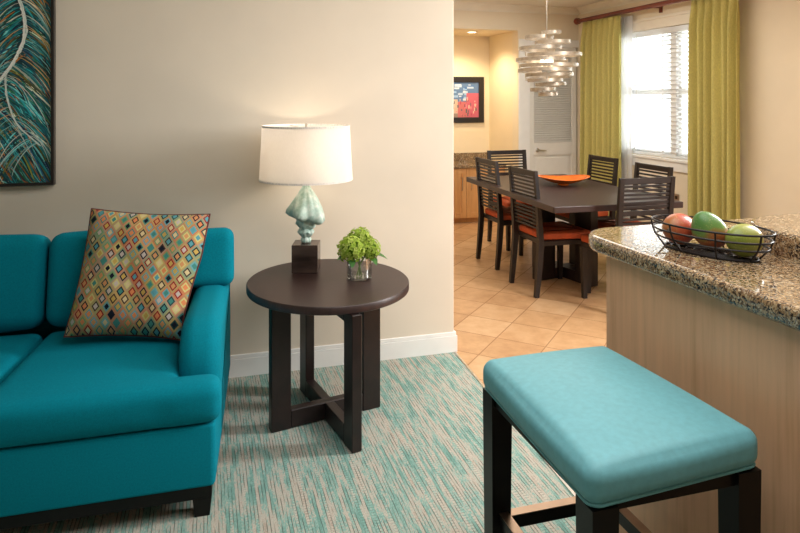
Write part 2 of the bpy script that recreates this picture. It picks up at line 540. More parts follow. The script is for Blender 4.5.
def rounded(pts, rad, seg=6):
    """round the corners of a CCW polygon; rad may be per corner"""
    out = []
    n = len(pts)
    for i in range(n):
        p = Vector(pts[i]); a = Vector(pts[i-1]); b = Vector(pts[(i+1) % n])
        r = rad[i] if isinstance(rad, (list, tuple)) else rad
        if r <= 0:
            out.append(tuple(p)); continue
        da, db = (a-p).normalized(), (b-p).normalized()
        ang = da.angle(db)
        t = r/math.tan(ang/2)
        c = p+(da+db).normalized()*(r/math.sin(ang/2))
        s0 = p+da*t-c; s1 = p+db*t-c
        a0 = math.atan2(s0.y, s0.x); a1 = math.atan2(s1.y, s1.x)
        dlt = (a1-a0+PI) % (2*PI)-PI
        for k in range(seg+1):
            an = a0+dlt*k/seg
            out.append((c.x+r*math.cos(an), c.y+r*math.sin(an)))
    return out

def tag(o, label=None, cat=None, group=None, kind=None):
    if label: o['label'] = label
    if cat: o['category'] = cat
    if group: o['group'] = group
    if kind: o['kind'] = kind
    return o
def empty(name, loc, rz=0.0, label=None, cat=None, group=None):
    o = bpy.data.objects.new(name, None)
    COL.objects.link(o)
    o.location = loc; o.rotation_euler = (0, 0, rz)
    o.empty_display_size = 0.1
    return tag(o, label, cat, group)
def struct(o, label=None, cat=None):
    return tag(o, label, cat, None, 'structure')
def children(o):
    return [c for c in bpy.data.objects if c.parent == o]
def copy_tree(o, parent=None):
    c = o.copy(); COL.objects.link(c)
    c.parent = parent
    for ch in children(o): copy_tree(ch, c)
    return c

# ------------------------------------------------------------------ the setting
YW = 3.585        # face of the wall behind the side table
XE = 1.425        # its free end
YF = 6.9          # far wall with the door
XW = 4.36         # window wall
ZC = 2.6
seam = [(1.425, YW), (1.345, 2.15), (1.335, 1.9), (1.335, -2.2)]

b = MB()
pts = [(-3.4, -2.2), (1.335, -2.2), (1.335, 1.9), (1.345, 2.15), (1.425, YW), (-3.4, YW)]
b.pad(pts, -0.03, 0.0, 0.0005, seg=1)
struct(b.build('floor_carpet', 'carpet', smooth=False), 'teal and beige striped carpet of the sitting area', 'floor')
b = MB()
b.pad([(1.335, -2.2), (4.45, -2.2), (4.45, 7.85), (-0.1, 7.85), (-0.1, YW), (1.425, YW), (1.345, 2.15), (1.335, 1.9)], -0.03, 0.0, 0.0005, seg=1)
struct(b.build('floor_tile', 'tile', smooth=False), 'tan diagonal tile floor of the dining area', 'floor')
b = MB()
for (p, q) in zip(seam, seam[1:]):
    b.sweep([(p[0], p[1], 0.0), (q[0], q[1], 0.0)], 0.006, 0.003, side=(1, 0, 0))
struct(b.build('trim_1', 'metal', smooth=False), 'thin metal strip between carpet and tile', 'trim')

struct(MB().box(-3.5, 4.45, -2.3, 7.9, ZC, ZC+0.1).build('ceiling', 'ceiling', smooth=False), 'pale flat ceiling', 'ceiling')
# wall behind the lamp, its end and the baseboard
struct(MB().box(-3.4, XE, YW, YW+0.14, 0, ZC, 0.008, 2).build('wall_back', 'wall', smooth=False), 'beige wall behind the sofa and lamp', 'wall')
b = MB()
def bb_run(x0, x1, y0, y1):
    b.box(x0, x1, y0, y1, 0, 0.098, 0.002, 1)
b.box(-3.4, XE+0.015, YW-0.015, YW-0.0005, 0, 0.095)
b.box(-3.4, XE+0.010, YW-0.010, YW-0.0005, 0.095, 0.118, 0.004, 2)
b.box(XE+0.0005, XE+0.015, YW-0.0005, YW+0.155, 0, 0.095)
b.box(XE+0.0005, XE+0.010, YW-0.0005, YW+0.150, 0.095, 0.118, 0.004, 2)
struct(b.build('baseboard_back', 'trim', smooth=False), 'white baseboard along the wall behind the side table', 'baseboard')
struct(MB().box(-3.5, -3.4, -2.3, YW+0.14, 0, ZC).build('wall_left', 'wall', smooth=False), 'beige wall left of the sofa', 'wall')
struct(MB().box(-3.5, 4.45, -2.3, -2.2, 0, ZC).build('wall_front', 'wall', smooth=False), 'beige wall of the sitting area opposite the lamp', 'wall')
struct(MB().box(-0.2, -0.1, YW+0.14, YF, 0, ZC).build('wall_side', 'wall_warm', smooth=False), 'cream wall of the dining area behind the partition', 'wall')
# far wall with the alcove and the door opening
AX0, AX1, AY, AZ = 2.50, 3.55, 7.70, 2.31
DX0, DX1, DZ = 3.70, 4.335, 2.12
b = MB()
b.box(-0.2, AX0, YF, YF+0.14, 0, ZC)
b.box(AX0, AX1, YF, YF+0.14, AZ, ZC)
b.box(AX1, DX0-0.02, YF, YF+0.14, 0, ZC)
b.box(DX0-0.02, DX1+0.02, YF, YF+0.14, DZ+0.02, ZC)
b.box(DX1+0.02, XW+0.1, YF, YF+0.14, 0, ZC)
struct(b.build('wall_far', 'wall_tan', smooth=False), 'cream far wall with door and alcove', 'wall')
b = MB()
b.box(AX0-0.1, AX0, YF+0.14, AY+0.1, 0, AZ)
b.box(AX1, AX1+0.1, YF+0.14, AY+0.1, 0, AZ)
b.box(AX0, AX1, AY, AY+0.1, 0, AZ)
b.box(AX0-0.1, AX1+0.1, YF+0.14, AY+0.1, AZ, AZ+0.1)
struct(b.build('wall_alcove', 'wall_warm', smooth=False), 'warm lit alcove with cabinets', 'wall')
struct(MB().box(AX1+0.1, XW+0.1, YF+0.16, YF+0.22, 0, ZC).build('wall_backing', 'door', smooth=False), 'added backing that blocks light behind the louvred door', 'wall')  # unseen backing, added to stop light leaking through the louvres
# window wall
WY0, WY1, WZ0, WZ1 = 4.56, 6.04, 0.922, 2.208
b = MB()
b.box(XW, XW+0.14, -2.2, WY0, 0, ZC)
b.box(XW, XW+0.14, WY1, YF, 0, ZC)
b.box(XW, XW+0.14, WY0, WY1, 0, WZ0)
b.box(XW, XW+0.14, WY0, WY1, WZ1, ZC)
struct(b.build('wall_right', 'wall_tan', smooth=False), 'cream wall with the window', 'wall')
# crown moulding
def crown(b, p, q, nrm):
    prof = [(0.0, 0.0), (0.010, 0.0), (0.014, 0.014), (0.028, 0.022), (0.055, 0.058), (0.070, 0.066), (0.074, 0.082), (0.0, 0.082)]
    A = []
    for P in (p, q):
        A.append([b.bm.verts.new((P[0]+nrm[0]*d, P[1]+nrm[1]*d, ZC-0.082+z)) for d, z in prof])
    for k in range(len(prof)):
        b.bm.faces.new((A[0][k], A[0][(k+1) % len(prof)], A[1][(k+1) % len(prof)], A[1][k]))
    b.bm.faces.new(A[0]); b.bm.faces.new(A[1][::-1])
b = MB(); crown(b, (-0.1, YF-0.0005), (XW-0.0005, YF-0.0005), (0, -1))
struct(b.build('trim_2', 'cream_trim', smooth=False), 'white crown moulding above the far door', 'trim')
b = MB(); crown(b, (XW-0.0005, -2.2), (XW-0.0005, YF-0.075), (-1, 0))
struct(b.build('trim_3', 'cream_trim', smooth=False), 'white crown moulding above the window', 'trim')
b = MB()
b.box(AX1+0.005, DX0-0.002, YF-0.018, YF-0.0005, 0, DZ+0.09, 0.004, 2)
b.box(DX0-0.002, XW-0.002, YF-0.018, YF-0.0005, DZ+0.002, DZ+0.09, 0.004, 2)
struct(b.build('trim_4', 'trim', smooth=False), 'white casing round the louvred door', 'trim')
struct(MB().box(DX1+0.021, XW-0.001, YF-0.014, YF-0.0005, 0, 0.11).box(XW-0.014, XW-0.0005, -2.2, YF-0.014, 0, 0.11).build('baseboard_right', 'trim', smooth=False), 'white baseboard below the window', 'baseboard')

# louvred door
door = empty('door_1', (DX0, YF, 0)); struct(door, 'white door with louvred upper panel and lever handle', 'door')
W_ = DX1-DX0
b = MB()
y0, y1 = 0.002, 0.042
st = 0.062
b.box(0, st, y0, y1, 0.004, DZ, 0.003, 1); b.box(W_-st, W_, y0, y1, 0.004, DZ, 0.003, 1)
for z0, z1 in ((0.004, 0.16), (0.83, 0.98), (DZ-0.11, DZ)):
    b.box(st, W_-st, y0, y1, z0, z1)
b.box(st, W_-st, y0+0.014, y1-0.01, 0.16, 0.83)
b.box(st+0.03, W_-st-0.03, y0+0.008, y0+0.016, 0.19, 0.80, 0.004, 1)
b.build('door_leaf', 'door', door, smooth=False)
b = MB()
z = 0.985
while z < DZ-0.115:
    b.box(-(W_-2*st)/2, (W_-2*st)/2, -0.017, 0.017, -0.003, 0.003, mat=Matrix.Translation((W_/2, 0.022, z+0.012)) @ Matrix.Rotation(R(38), 4, 'X'))
    z += 0.026
b.build('louvre_panel', 'door', door, smooth=False)
b = MB()
b.lathe([(0.026, 0), (0.026, 0.008), (0.012, 0.012), (0.012, 0.04)], 20)
for v in b.bm.verts: v.co = Vector((0.105+v.co.x, -v.co.z+0.002, 0.89+v.co.y))
b.sweep([(0.105, -0.042, 0.89), (0.15, -0.044, 0.888), (0.20, -0.043, 0.885)], [0.009, 0.009, 0.007], 0.006, side=(0, 0, 1))
tag(b.build('door_handle', 'metal', door), 'brushed nickel lever handle')

# window
win = empty('window_1', (XW, 0, 0)); struct(win, 'bright window with white sashes in the right wall', 'window')
WM = 5.28
b = MB()
for (a, c) in ((WY0, WM-0.035), (WM+0.035, WY1)):
    b.box(0.06, 0.11, a+0.001, a+0.045, WZ0+0.001, WZ1-0.001); b.box(0.06, 0.11, c-0.045, c-0.001, WZ0+0.001, WZ1-0.001)
    for z0, z1 in ((WZ0+0.001, WZ0+0.055), (1.55, 1.605), (WZ1-0.055, WZ1-0.001)):
        b.box(0.06, 0.11, a+0.045, c-0.045, z0, z1)
b.build('sash', 'trim', win, smooth=False)
MB().box(0.03, 0.13, WM-0.035, WM+0.035, WZ0+0.001, WZ1-0.001).build('mullion', 'trim', win, smooth=False)
for (a, c) in ((WY0+0.045, WM-0.08), (WM+0.08, WY1-0.045)):
    for z0, z1 in ((WZ0+0.055, 1.55), (1.605, WZ1-0.055)):
        MB().box(0.084, 0.088, a, c, z0, z1).build('pane', 'pane', win, smooth=False)
b = MB()
b.box(-0.03, 0.06, WY0-0.07, WY1+0.07, WZ0-0.032, WZ0-0.001, 0.006, 2)
b.box(-0.018, -0.0005, WY0-0.05, WY1+0.05, WZ0-0.12, WZ0-0.032, 0.003, 1)
b.build('window_sill', 'trim', win, smooth=False)
b = MB()
b.box(-0.018, -0.0005, WY0-0.07, WY0-0.001, WZ0, WZ1+0.03); b.box(-0.018, -0.0005, WY1+0.001, WY1+0.07, WZ0, WZ1+0.03)
b.box(-0.022, -0.0005, WY0-0.07, WY1+0.07, WZ1+0.001, WZ1+0.09); b.box(-0.032, -0.0005, WY0-0.09, WY1+0.09, WZ1+0.09, WZ1+0.12, 0.006, 2)
b.build('window_casing', 'cream_trim', win, smooth=False)

# blind inside the window opening
bl = empty('window_blind', (XW+0.028, 0, 0), 0, 'white horizontal slat blind hanging in the window', 'blind')
b = MB()
z = WZ0+0.055
while z < WZ1-0.07:
    for (a, c) in ((WY0+0.012, WY1-0.012),):
        b.box(-0.024, 0.024, -(c-a)/2, (c-a)/2, -0.0013, 0.0013, mat=Matrix.Translation((0, (a+c)/2, z)) @ Matrix.Rotation(R(20), 4, 'Y'))
    z += 0.044
b.build('slats', 'blind', bl, smooth=False)
MB().box(-0.026, 0.026, WY0+0.008, WY1-0.008, WZ1-0.062, WZ1-0.003, 0.004, 2).build('headrail', 'blind', bl, smooth=False)
MB().box(-0.024, 0.024, WY0+0.012, WY1-0.012, WZ0+0.004, WZ0+0.026, 0.004, 2).build('bottom_rail', 'blind', bl, smooth=False)
b = MB()
for y in (WY0+0.2, 4.95, 5.40, WY1-0.2):
    b.box(-0.0262, -0.0252, y-0.010, y+0.010, WZ0+0.02, WZ1-0.05)
b.build('ladder_tape', 'blind', bl, smooth=False)
b = MB(); b.tube([(-0.033, WY1-0.25, WZ1-0.03), (-0.034, WY1-0.25, 1.45)], 0.004, 6)
b.build('wand', 'plastic', bl)

# outdoors beyond the window
struct(MB().box(4.6, 14, -3, 14, -0.12, -0.05).build('ground', 'lawn', smooth=False), 'pale paving outside the window', 'ground')
tr = empty('tree', (9.0, 9.2, -0.05), 0, 'blurred green tree seen through the window blind', 'tree')
b = MB(); b.tube([(0, 0, 0), (0.04, 0.02, 0.5), (0, 0.05, 1.2)], [0.09, 0.07, 0.04], 8); b.build('trunk', 'bark', tr)
b = MB()
rnd = random.Random(3)
for i in range(900):
    d = Vector((rnd.gauss(0, 1), rnd.gauss(0, 1), rnd.gauss(0, 1))).normalized()*(rnd.random()**0.4)
    c = Vector((d.x*0.7, d.y*0.7, 1.05+d.z*0.6))
    mt = Matrix.Translation(c) @ Matrix.Rotation(rnd.random()*6, 4, 'Z') @ Matrix.Rotation(rnd.random()*3, 4, 'X')
    v = [b.bm.verts.new(mt @ Vector(p)) for p in ((-0.06, 0, 0), (0, -0.03, 0.01), (0.07, 0, 0), (0, 0.03, 0.01))]
    b.bm.faces.new(v)
b.build('foliage', 'tree', tr, smooth=False)

# ------------------------------------------------------------------ sofa
SF = empty('sofa', (0.035, 2.395, 0), R(-0.8), 'teal fabric sofa with black base standing by the wall', 'sofa')
SL = -1.50                                             # local x of its left side
AW = 0.135
MD = (SL+0.0)/2+0.05
b = MB(); b.pad(rounded([(SL, 0), (0.0, 0), (0.078, 1.07), (SL, 1.07)], 0.02, 3), 0.112, 0.335, 0.012)
b.build('base', 'sofa', SF)
b = MB(); b.pad([(SL+0.01, 0.012), (-0.012, 0.012), (0.06, 1.05), (SL+0.01, 1.05)], 0.066, 0.112, 0.003, seg=1)
b.build('plinth', 'blackwood', SF, smooth=False)
for x in (-0.045, SL+0.045):
    for y in (0.045, 1.02):
        b = MB(); b.sweep([(x, y, 0.0), (x, y, 0.068)], [0.026, 0.033], [0.026, 0.033], side=(1, 0, 0))
        b.build('leg', 'blackwood', SF, smooth=False)
def merged(parent, name, mat, shapes, mat4, voxel=0.012, warp=None):
    b = MB()
    for (x0, x1, y0, y1, z0, z1, r, cr) in shapes:
        b.rbox(x1-x0, y1-y0, z1-z0, r, cr, 10, mat=mat4 @ Matrix.Translation(((x0+x1)/2, (y0+y1)/2, (z0+z1)/2)))
    if warp:
        for v in b.bm.verts: v.co = warp(v.co.copy())
    o = b.build(name, mat, parent, angle=180)
    m = o.modifiers.new('merge', 'REMESH'); m.mode = 'VOXEL'; m.voxel_size = voxel; m.use_smooth_shade = True
    m = o.modifiers.new('soften', 'SMOOTH'); m.factor = 0.5; m.iterations = 6
    return o
I4 = Matrix.Identity(4)
# seat cushions (the outer corner runs in front of the arm)
spl = -0.725
for (xa, xb, ea, eb) in ((spl+0.003, -AW+0.010, -AW-0.10, 0.024), (SL+AW-0.010, spl-0.003, SL-0.024, SL+AW+0.10)):
    def slant(p):
        # the seam between the two seats runs slightly askew
        k = max(0.0, min(1.0, 1-abs(p.x-spl)/0.5))
        p.x += k*(p.y-0.60)*0.10
        return p
    merged(SF, 'seat_cushion', 'sofa', [(xa, xb, -0.014, 0.74, 0.336, 0.486, 0.042, (0.0, 0.010, 0.014)), (ea, eb, -0.014, 0.115, 0.336, 0.484, 0.042, (0.0, 0.008, 0.004))], I4, warp=slant)
# arms: slim padded panels with a rounded front and top
def arm(x0, x1, flare=0.0):
    b = MB()
    out = rounded([(0.118, 0.275), (0.93, 0.275), (0.93, 0.642), (0.118, 0.645)], [0.02, 0.02, 0.03, 0.17], 12)   # (y, z)
    m = Matrix(((0, 0, 1, 0), (1, 0, 0, 0), (0, 1, 0, 0), (0, 0, 0, 1)))
    b.pad(out, x0, x1, 0.055, 0.0, 0.055, mat=m, seg=6)
    for v in b.bm.verts: v.co.x += max(0.0, v.co.y-0.10)*flare
    return b.build('arm', 'sofa', SF)
arm(-AW-0.004, 0.016, 0.072); arm(SL-0.02, SL+AW+0.004, -0.03)
# back frame and back cushions
b = MB(); b.pad(rounded([(SL, 0.90), (0.062, 0.90), (0.075, 1.07), (SL, 1.07)], 0.03, 4), 0.336, 0.80, 0.03)
b.build('back_frame', 'sofa', SF)
cs = spl+0.01
bmx = Matrix.Translation((0, 0.735, 0.48)) @ Matrix.Rotation(R(-13), 4, 'X')
for (xa, xb, ea, eb) in ((cs+0.004, -AW-0.012, -AW-0.12, 0.088), (SL+AW+0.012, cs-0.004, SL-0.070, SL+AW+0.12)):
    merged(SF, 'back_cushion', 'sofa', [(xa, xb, -0.10, 0.10, 0.02, 0.418, 0.055, (0.0, 0.014, 0.010)), (ea, eb, -0.10, 0.10, 0.138, 0.408, 0.045, (0.0, 0.0, 0.0))], bmx)

# throw pillow
PW, PH, PT = 0.51, 0.53, 0.085
pil = empty('throw_pillow', (-0.264, 2.94, 0.497), 0, 'large multicoloured diamond pattern pillow leaning on the teal sofa', 'pillow')
pm = Matrix.Rotation(R(-9), 4, 'Z') @ Matrix.Rotation(R(66), 4, 'X') @ Matrix.Rotation(R(-4), 4, 'Z')
def pillow_pt(u, v, side):
    # u,v in -1..1 ; corners stay pointed, edges draw in
    x = u*PW/2*(1-0.055*(1-v*v)); y = v*PH/2*(1-0.055*(1-u*u))
    if u > 0 and v < 0.3: x -= 0.045*u*u*min(1.0, (0.3-v)/1.0)
    k = max(0.0, (1-u**4))*max(0.0, (1-v**4))
    z = side*PT*(k**0.55)
    z += side*0.004*math.sin(9*u+5*v)*k
    return Vector((x, y, z))
b = MB(); N = 28
G = {}
for sd in (1, -1):
    for i in range(N+1):
        for j in range(N+1):
            u = math.sin((i/N-0.5)*PI); v = math.sin((j/N-0.5)*PI)
            key = (i, j, sd)
            if sd == -1 and (i in (0, N) or j in (0, N)):
                G[key] = G[(i, j, 1)]
            else:
                G[key] = b.bm.verts.new(pillow_pt(u, v, sd))
    for i in range(N):
        for j in range(N):
            q = [G[(i, j, sd)], G[(i+1, j, sd)], G[(i+1, j+1, sd)], G[(i, j+1, sd)]]
            b.bm.faces.new(q if sd == 1 else q[::-1])
PO = Vector((0, -0.0, 0.262))
cov = b.build('cover', 'pillow', pil, angle=180)
cov.matrix_local = Matrix.Translation(PO) @ pm
b = MB()
pts = []
for e in range(4):
    for k in range(16):
        t = -1+2*k/16
        u, v = [(t, -1), (1, t), (-t, 1), (-1, -t)][e]
        pts.append(pillow_pt(u, v, 1))
b.tube(pts, 0.005, 6, closed=True)
pp = b.build('piping', 'piping', pil)
pp.matrix_local = Matrix.Translation(PO) @ pm

# ------------------------------------------------------------------ painting above the sofa
PX1, PZ0, PWID, PHT = -0.722, 1.072, 1.15, 1.15
pa = empty('painting', (PX1-PWID, YW-0.0005, PZ0), 0, 'large teal feather painting in a thin black frame above the sofa', 'painting')
b = MB()
for x0, x1, z0, z1 in ((0, 0.014, 0, PHT), (PWID-0.014, PWID, 0, PHT), (0.014, PWID-0.014, 0, 0.014), (0.014, PWID-0.014, PHT-0.014, PHT)):
    b.box(x0, x1, -0.045, 0, z0, z1)
b.build('frame', 'blackframe', pa, smooth=False)
b = MB()
rnd = random.Random(11)
cl = b.bm.loops.layers.float_color.new('Col')
def face(vs, c):
    f = b.bm.faces.new(vs)
    for lp in f.loops: lp[cl] = c
    return f
bgc = lin((18, 62, 70))
vs = [b.bm.verts.new(p) for p in ((0.014, -0.030, 0.014), (PWID-0.014, -0.030, 0.014), (PWID-0.014, -0.030, PHT-0.014), (0.014, -0.030, PHT-0.014))]
face(vs, bgc)
# spine of the plume, metres from the lower right corner of the canvas: (x to the left negative, z)
def bez(p0, p1, p2, p3, t):
    a = 1-t
    return Vector(p0)*a**3+Vector(p1)*3*a*a*t+Vector(p2)*3*a*t*t+Vector(p3)*t**3
def stroke(pl, wd, c, lift):
    prev = None
    for i, p in enumerate(pl):
        a = pl[max(0, i-1)]; q = pl[min(len(pl)-1, i+1)]
        d = (q-a); 
        if d.length < 1e-6: continue
        n = Vector((-d.y, d.x)).normalized()
        k = wd*(0.25+0.75*math.sin(PI*(i+0.5)/len(pl)))
        cur = []
        for sgn in (-1, 1):
            x = p.x+n.x*k*sgn; z = p.y+n.y*k*sgn
            x = min(PWID-0.0145, max(0.0145, x)); z = min(PHT-0.0145, max(0.0145, z))
            cur.append(b.bm.verts.new((x, -0.030-lift, z)))
        if prev: face((prev[0], prev[1], cur[1], cur[0]), c)
        prev = cur
def spline(P, n):
    P = [Vector(p) for p in P]
    P = [P[0]*2-P[1]]+P+[P[-1]*2-P[-2]]
    out = []
    for k in range(1, len(P)-2):
        a, b_, c_, d_ = P[k-1:k+3]
        for q in range(n):
            t = q/n
            out.append(0.5*((2*b_)+(c_-a)*t+(2*a-5*b_+4*c_-d_)*t*t+(3*b_-a-3*c_+d_)*t**3))
    out.append(P[-2])
    return out
spine = spline([(0.95, 1.14), (0.975, 0.98), (0.99, 0.925), (1.017, 0.815), (1.012, 0.72), (0.975, 0.625), (0.93, 0.55), (0.875, 0.475), (0.78, 0.33), (0.70, 0.10), (0.68, 0.02)], 8)
sp2 = spline([(0.935, 0.556), (0.942, 0.44), (0.986, 0.305), (1.09, 0.195)], 8)
pal = [(0, 96, 108), (8, 122, 130), (40, 156, 162), (110, 196, 194), (4, 40, 56), (8, 60, 66), (206, 212, 190), (176, 108, 44), (126, 128, 44), (36, 116, 78), (30, 84, 116), (88, 60, 74), (14, 30, 62)]
wts = [9, 10, 12, 8, 5, 5, 6, 5, 6, 7, 6, 2, 3]
def sweep_pts(o, sd, L, t0, t1, n, lift_):
    # leaves the spine outwards and bends down along it
    return [o+Vector((sd*L*0.62*(1-(1-t)**1.5)+sd*0.10*L*t*t, lift_*L*t-L*1.05*t**1.5)) for t in [t0+(t1-t0)*q/(n-1) for q in range(n)]]
for i in range(6200):
    src = spine if rnd.random() < 0.72 else sp2
    k = rnd.randrange(len(src)-1)
    o = src[k]+Vector((rnd.gauss(0, 0.012), rnd.gauss(0, 0.012)))
    sd = rnd.choice((-1, 1))
    L = rnd.uniform(0.15, 0.62)
    t0 = rnd.uniform(0, 0.65)
    pl = sweep_pts(o, sd, L, t0, min(1.0, t0+0.4), 7, rnd.uniform(-0.1, 0.15))
    c = lin(tuple(min(255, v*k_) for k_ in (rnd.uniform(0.6, 1.2),) for v in rnd.choices(pal, wts)[0]))
    stroke(pl, rnd.uniform(0.0015, 0.0042), c, 0.0004+0.0000005*i)
for i in range(2600):
    # the rest of the plume, out to the left edge
    o = Vector((rnd.uniform(0.0, 0.72), rnd.uniform(0.1, 1.3)))
    if o.x > 0.45+0.3*o.y: continue
    pl = sweep_pts(o, -1, rnd.uniform(0.15, 0.5), 0.1, 0.6, 7, rnd.uniform(-0.1, 0.15))
    c = lin(tuple(min(255, v*k_) for k_ in (rnd.uniform(0.6, 1.2),) for v in rnd.choices(pal, wts)[0]))
    stroke(pl, rnd.uniform(0.0018, 0.0045), c, 0.0003+0.0000005*i)
for sp, wd in ((spine, 0.0075), (sp2, 0.0045)):
    for q in range(9):
        pl = [p+Vector((rnd.gauss(0, wd*0.28), 0)) for p in sp]
        off = Vector((rnd.gauss(0, wd*0.4), 0))
        stroke([p+off for p in pl], wd*0.33, lin(rnd.choice(((226, 232, 222), (196, 216, 208), (160, 200, 196), (236, 238, 230)))), 0.0036+0.00006*q)
for i in range(60):
    src = spine if rnd.random() < 0.75 else sp2
    o = src[rnd.randrange(len(src)-1)]
    sd = rnd.choice((-1, 1)); L = rnd.uniform(0.15, 0.34)
    stroke(sweep_pts(o, sd, L, 0.0, 1.0, 10, 0.05), rnd.uniform(0.0014, 0.0028), lin(rnd.choice(((210, 218, 204), (176, 204, 200), (206, 170, 116), (130, 196, 194), (196, 206, 196)))), 0.0040+0.000004*i)
b.build('canvas', 'paint', pa, smooth=False)

# ------------------------------------------------------------------ side table
TX, TY, TZ, TR = 0.560, 3.050, 0.62, 0.390
tb = empty('side_table', (TX-0.005, TY-0.05, 0), R(11), 'round dark espresso side table on the striped carpet', 'side table')
b = MB(); b.lathe([(TR-0.004, TZ-0.036), (TR, TZ-0.033), (TR, TZ-0.004), (TR-0.004, TZ)], 96, c=(0.022, 0.10, 0))
for v in b.bm.verts: v.co = Matrix.Rotation(R(-11), 3, 'Z') @ Vector((v.co.x, 0.10+(v.co.y-0.10)*1.07, v.co.z))
b.build('tabletop', 'tablewood', tb, angle=50)
def cross(parent, r0, r1, th, h, rail, wood, ext=(0, 0, 0, 0)):
    for k, ang in enumerate((-90, 0, 90, 180)):
        m = Matrix.Rotation(R(ang), 4, 'Z')
        b = MB(); b.box(r0+ext[k], r1+ext[k], -th/2, th/2, 0.001, h, 0.003, 1, mat=m)
        b.build('leg', wood, parent, smooth=False)
    b = MB(); b.box(-r0-ext[3], r0+ext[1], -th/2, th/2, 0.006, rail, 0.003, 1)
    b.box(-th/2, th/2, -r0-ext[0], -th/2, 0.006, rail, 0.003, 1); b.box(-th/2, th/2, th/2, r0+ext[2], 0.006, rail, 0.003, 1)
    b.build('cross_rail', wood, parent, smooth=False)
    b = MB(); b.box(-r0-ext[3], r0+ext[1], -th/2, th/2, h-0.05, h, 0.002, 1)
    b.box(-th/2, th/2, -r0-ext[0], -th/2, h-0.05, h, 0.002, 1); b.box(-th/2, th/2, th/2, r0+ext[2], h-0.05, h, 0.002, 1)
    b.build('top_rail', wood, parent, smooth=False)
cross(tb, 0.180, 0.272, 0.046, TZ-0.0365, 0.085, 'darkwood', (0.068, -0.006, 0.06, 0.006))

# ------------------------------------------------------------------ table lamp
LX, LY = 0.500, 3.305
lp = empty('table_lamp', (LX, LY, TZ), R(-16), 'table lamp with white drum shade and pale green shell body', 'lamp')
b = MB(); b.box(-0.066, 0.066, -0.066, 0.066, 0.0005, 0.1425, 0.003, 2); b.build('base_block', 'bronze_block', lp, smooth=False)
def fold(r, z, a):
    t = max(0, min(1, (z-0.21)/0.14))
    amp = 0.06+0.10*max(0.0, 1-abs(z-0.28)/0.07)
    rr = r*(1+amp*math.cos(5*a+0.6+z*8)+0.04*math.cos(11*a))
    tilt = 0.0
    tilt = -0.024*math.cos(a-0.3)*math.exp(-((z-0.275)/0.05)**2)*min(1, r/0.08)
    return rr, z+tilt+0.006*math.cos(5*a+0.6)*min(1, r/0.06)
prof = [(0.018, 0.143), (0.025, 0.148), (0.027, 0.160), (0.020, 0.171), (0.030, 0.180), (0.043, 0.198), (0.037, 0.208), (0.031, 0.216), (0.050, 0.233), (0.045, 0.246), (0.046, 0.254),
        (0.080, 0.262), (0.093, 0.276), (0.090, 0.300), (0.080, 0.330), (0.064, 0.362), (0.044, 0.394), (0.027, 0.420), (0.015, 0.440)]
b = MB(); b.lathe(prof, 60, fn=fold); b.build('body', 'shell', lp, angle=60)
SZ0, SZ1 = 1.090-TZ, 1.360-TZ
b = MB(); b.lathe([(0.013, 0.436), (0.013, SZ0+0.06), (0.018, SZ0+0.07), (0.018, SZ0+0.10)], 16); b.build('socket', 'metal', lp)
b = MB(); b.lathe([(0.010, SZ0+0.10), (0.022, SZ0+0.125), (0.028, SZ0+0.15), (0.022, SZ0+0.175), (0.006, SZ0+0.187)], 20); b.build('bulb', 'bulb', lp)
R0, R1 = 0.238, 0.224
b = MB(); b.lathe([(R0, SZ0), (R1, SZ1), (R1-0.003, SZ1), (R0-0.003, SZ0), (R0, SZ0)], 72, cap=False)
shade = b.build('lamp_shade', 'shade', lp, angle=50)
for rr, zz in ((R0, SZ0), (R1, SZ1)):
    b = MB(); b.lathe([(rr-0.004, zz-0.004), (rr+0.0015, zz-0.004), (rr+0.0015, zz+0.005), (rr-0.004, zz+0.005), (rr-0.004, zz-0.004)], 72, cap=False)
    b.build('shade_binding', 'shade_trim', shade, angle=50)
b = MB()
for k in range(3):
    a = k*2*PI/3
    b.tube([(0.006*math.cos(a), 0.006*math.sin(a), SZ1-0.012), ((R1-0.004)*math.cos(a), (R1-0.004)*math.sin(a), SZ1-0.004)], 0.002, 6)
for s_ in (-1, 1):
    b.tube([(s_*0.016, 0, SZ0+0.085), (s_*0.045, 0, SZ0+0.13), (s_*0.04, 0, SZ0+0.20), (s_*0.004, 0, SZ1-0.014)], 0.002, 6)
b.build('harp', 'metal', lp)
b = MB(); b.lathe([(0.004, SZ1-0.014), (0.007, SZ1-0.006), (0.005, SZ1+0.002), (0.008, SZ1+0.008), (0.004, SZ1+0.014)], 14); b.build('finial', 'metal', lp)
def point(name, loc, power, col, rad, parent=None):
    d = bpy.data.lights.new(name, 'POINT'); d.energy = power; d.color = col; d.shadow_soft_size = rad
    o = bpy.data.objects.new(name, d); COL.objects.link(o); o.location = loc
    return o
point('lamp_bulb_light', (LX, LY, 1.245), 7, (1, 0.84, 0.64), 0.035)

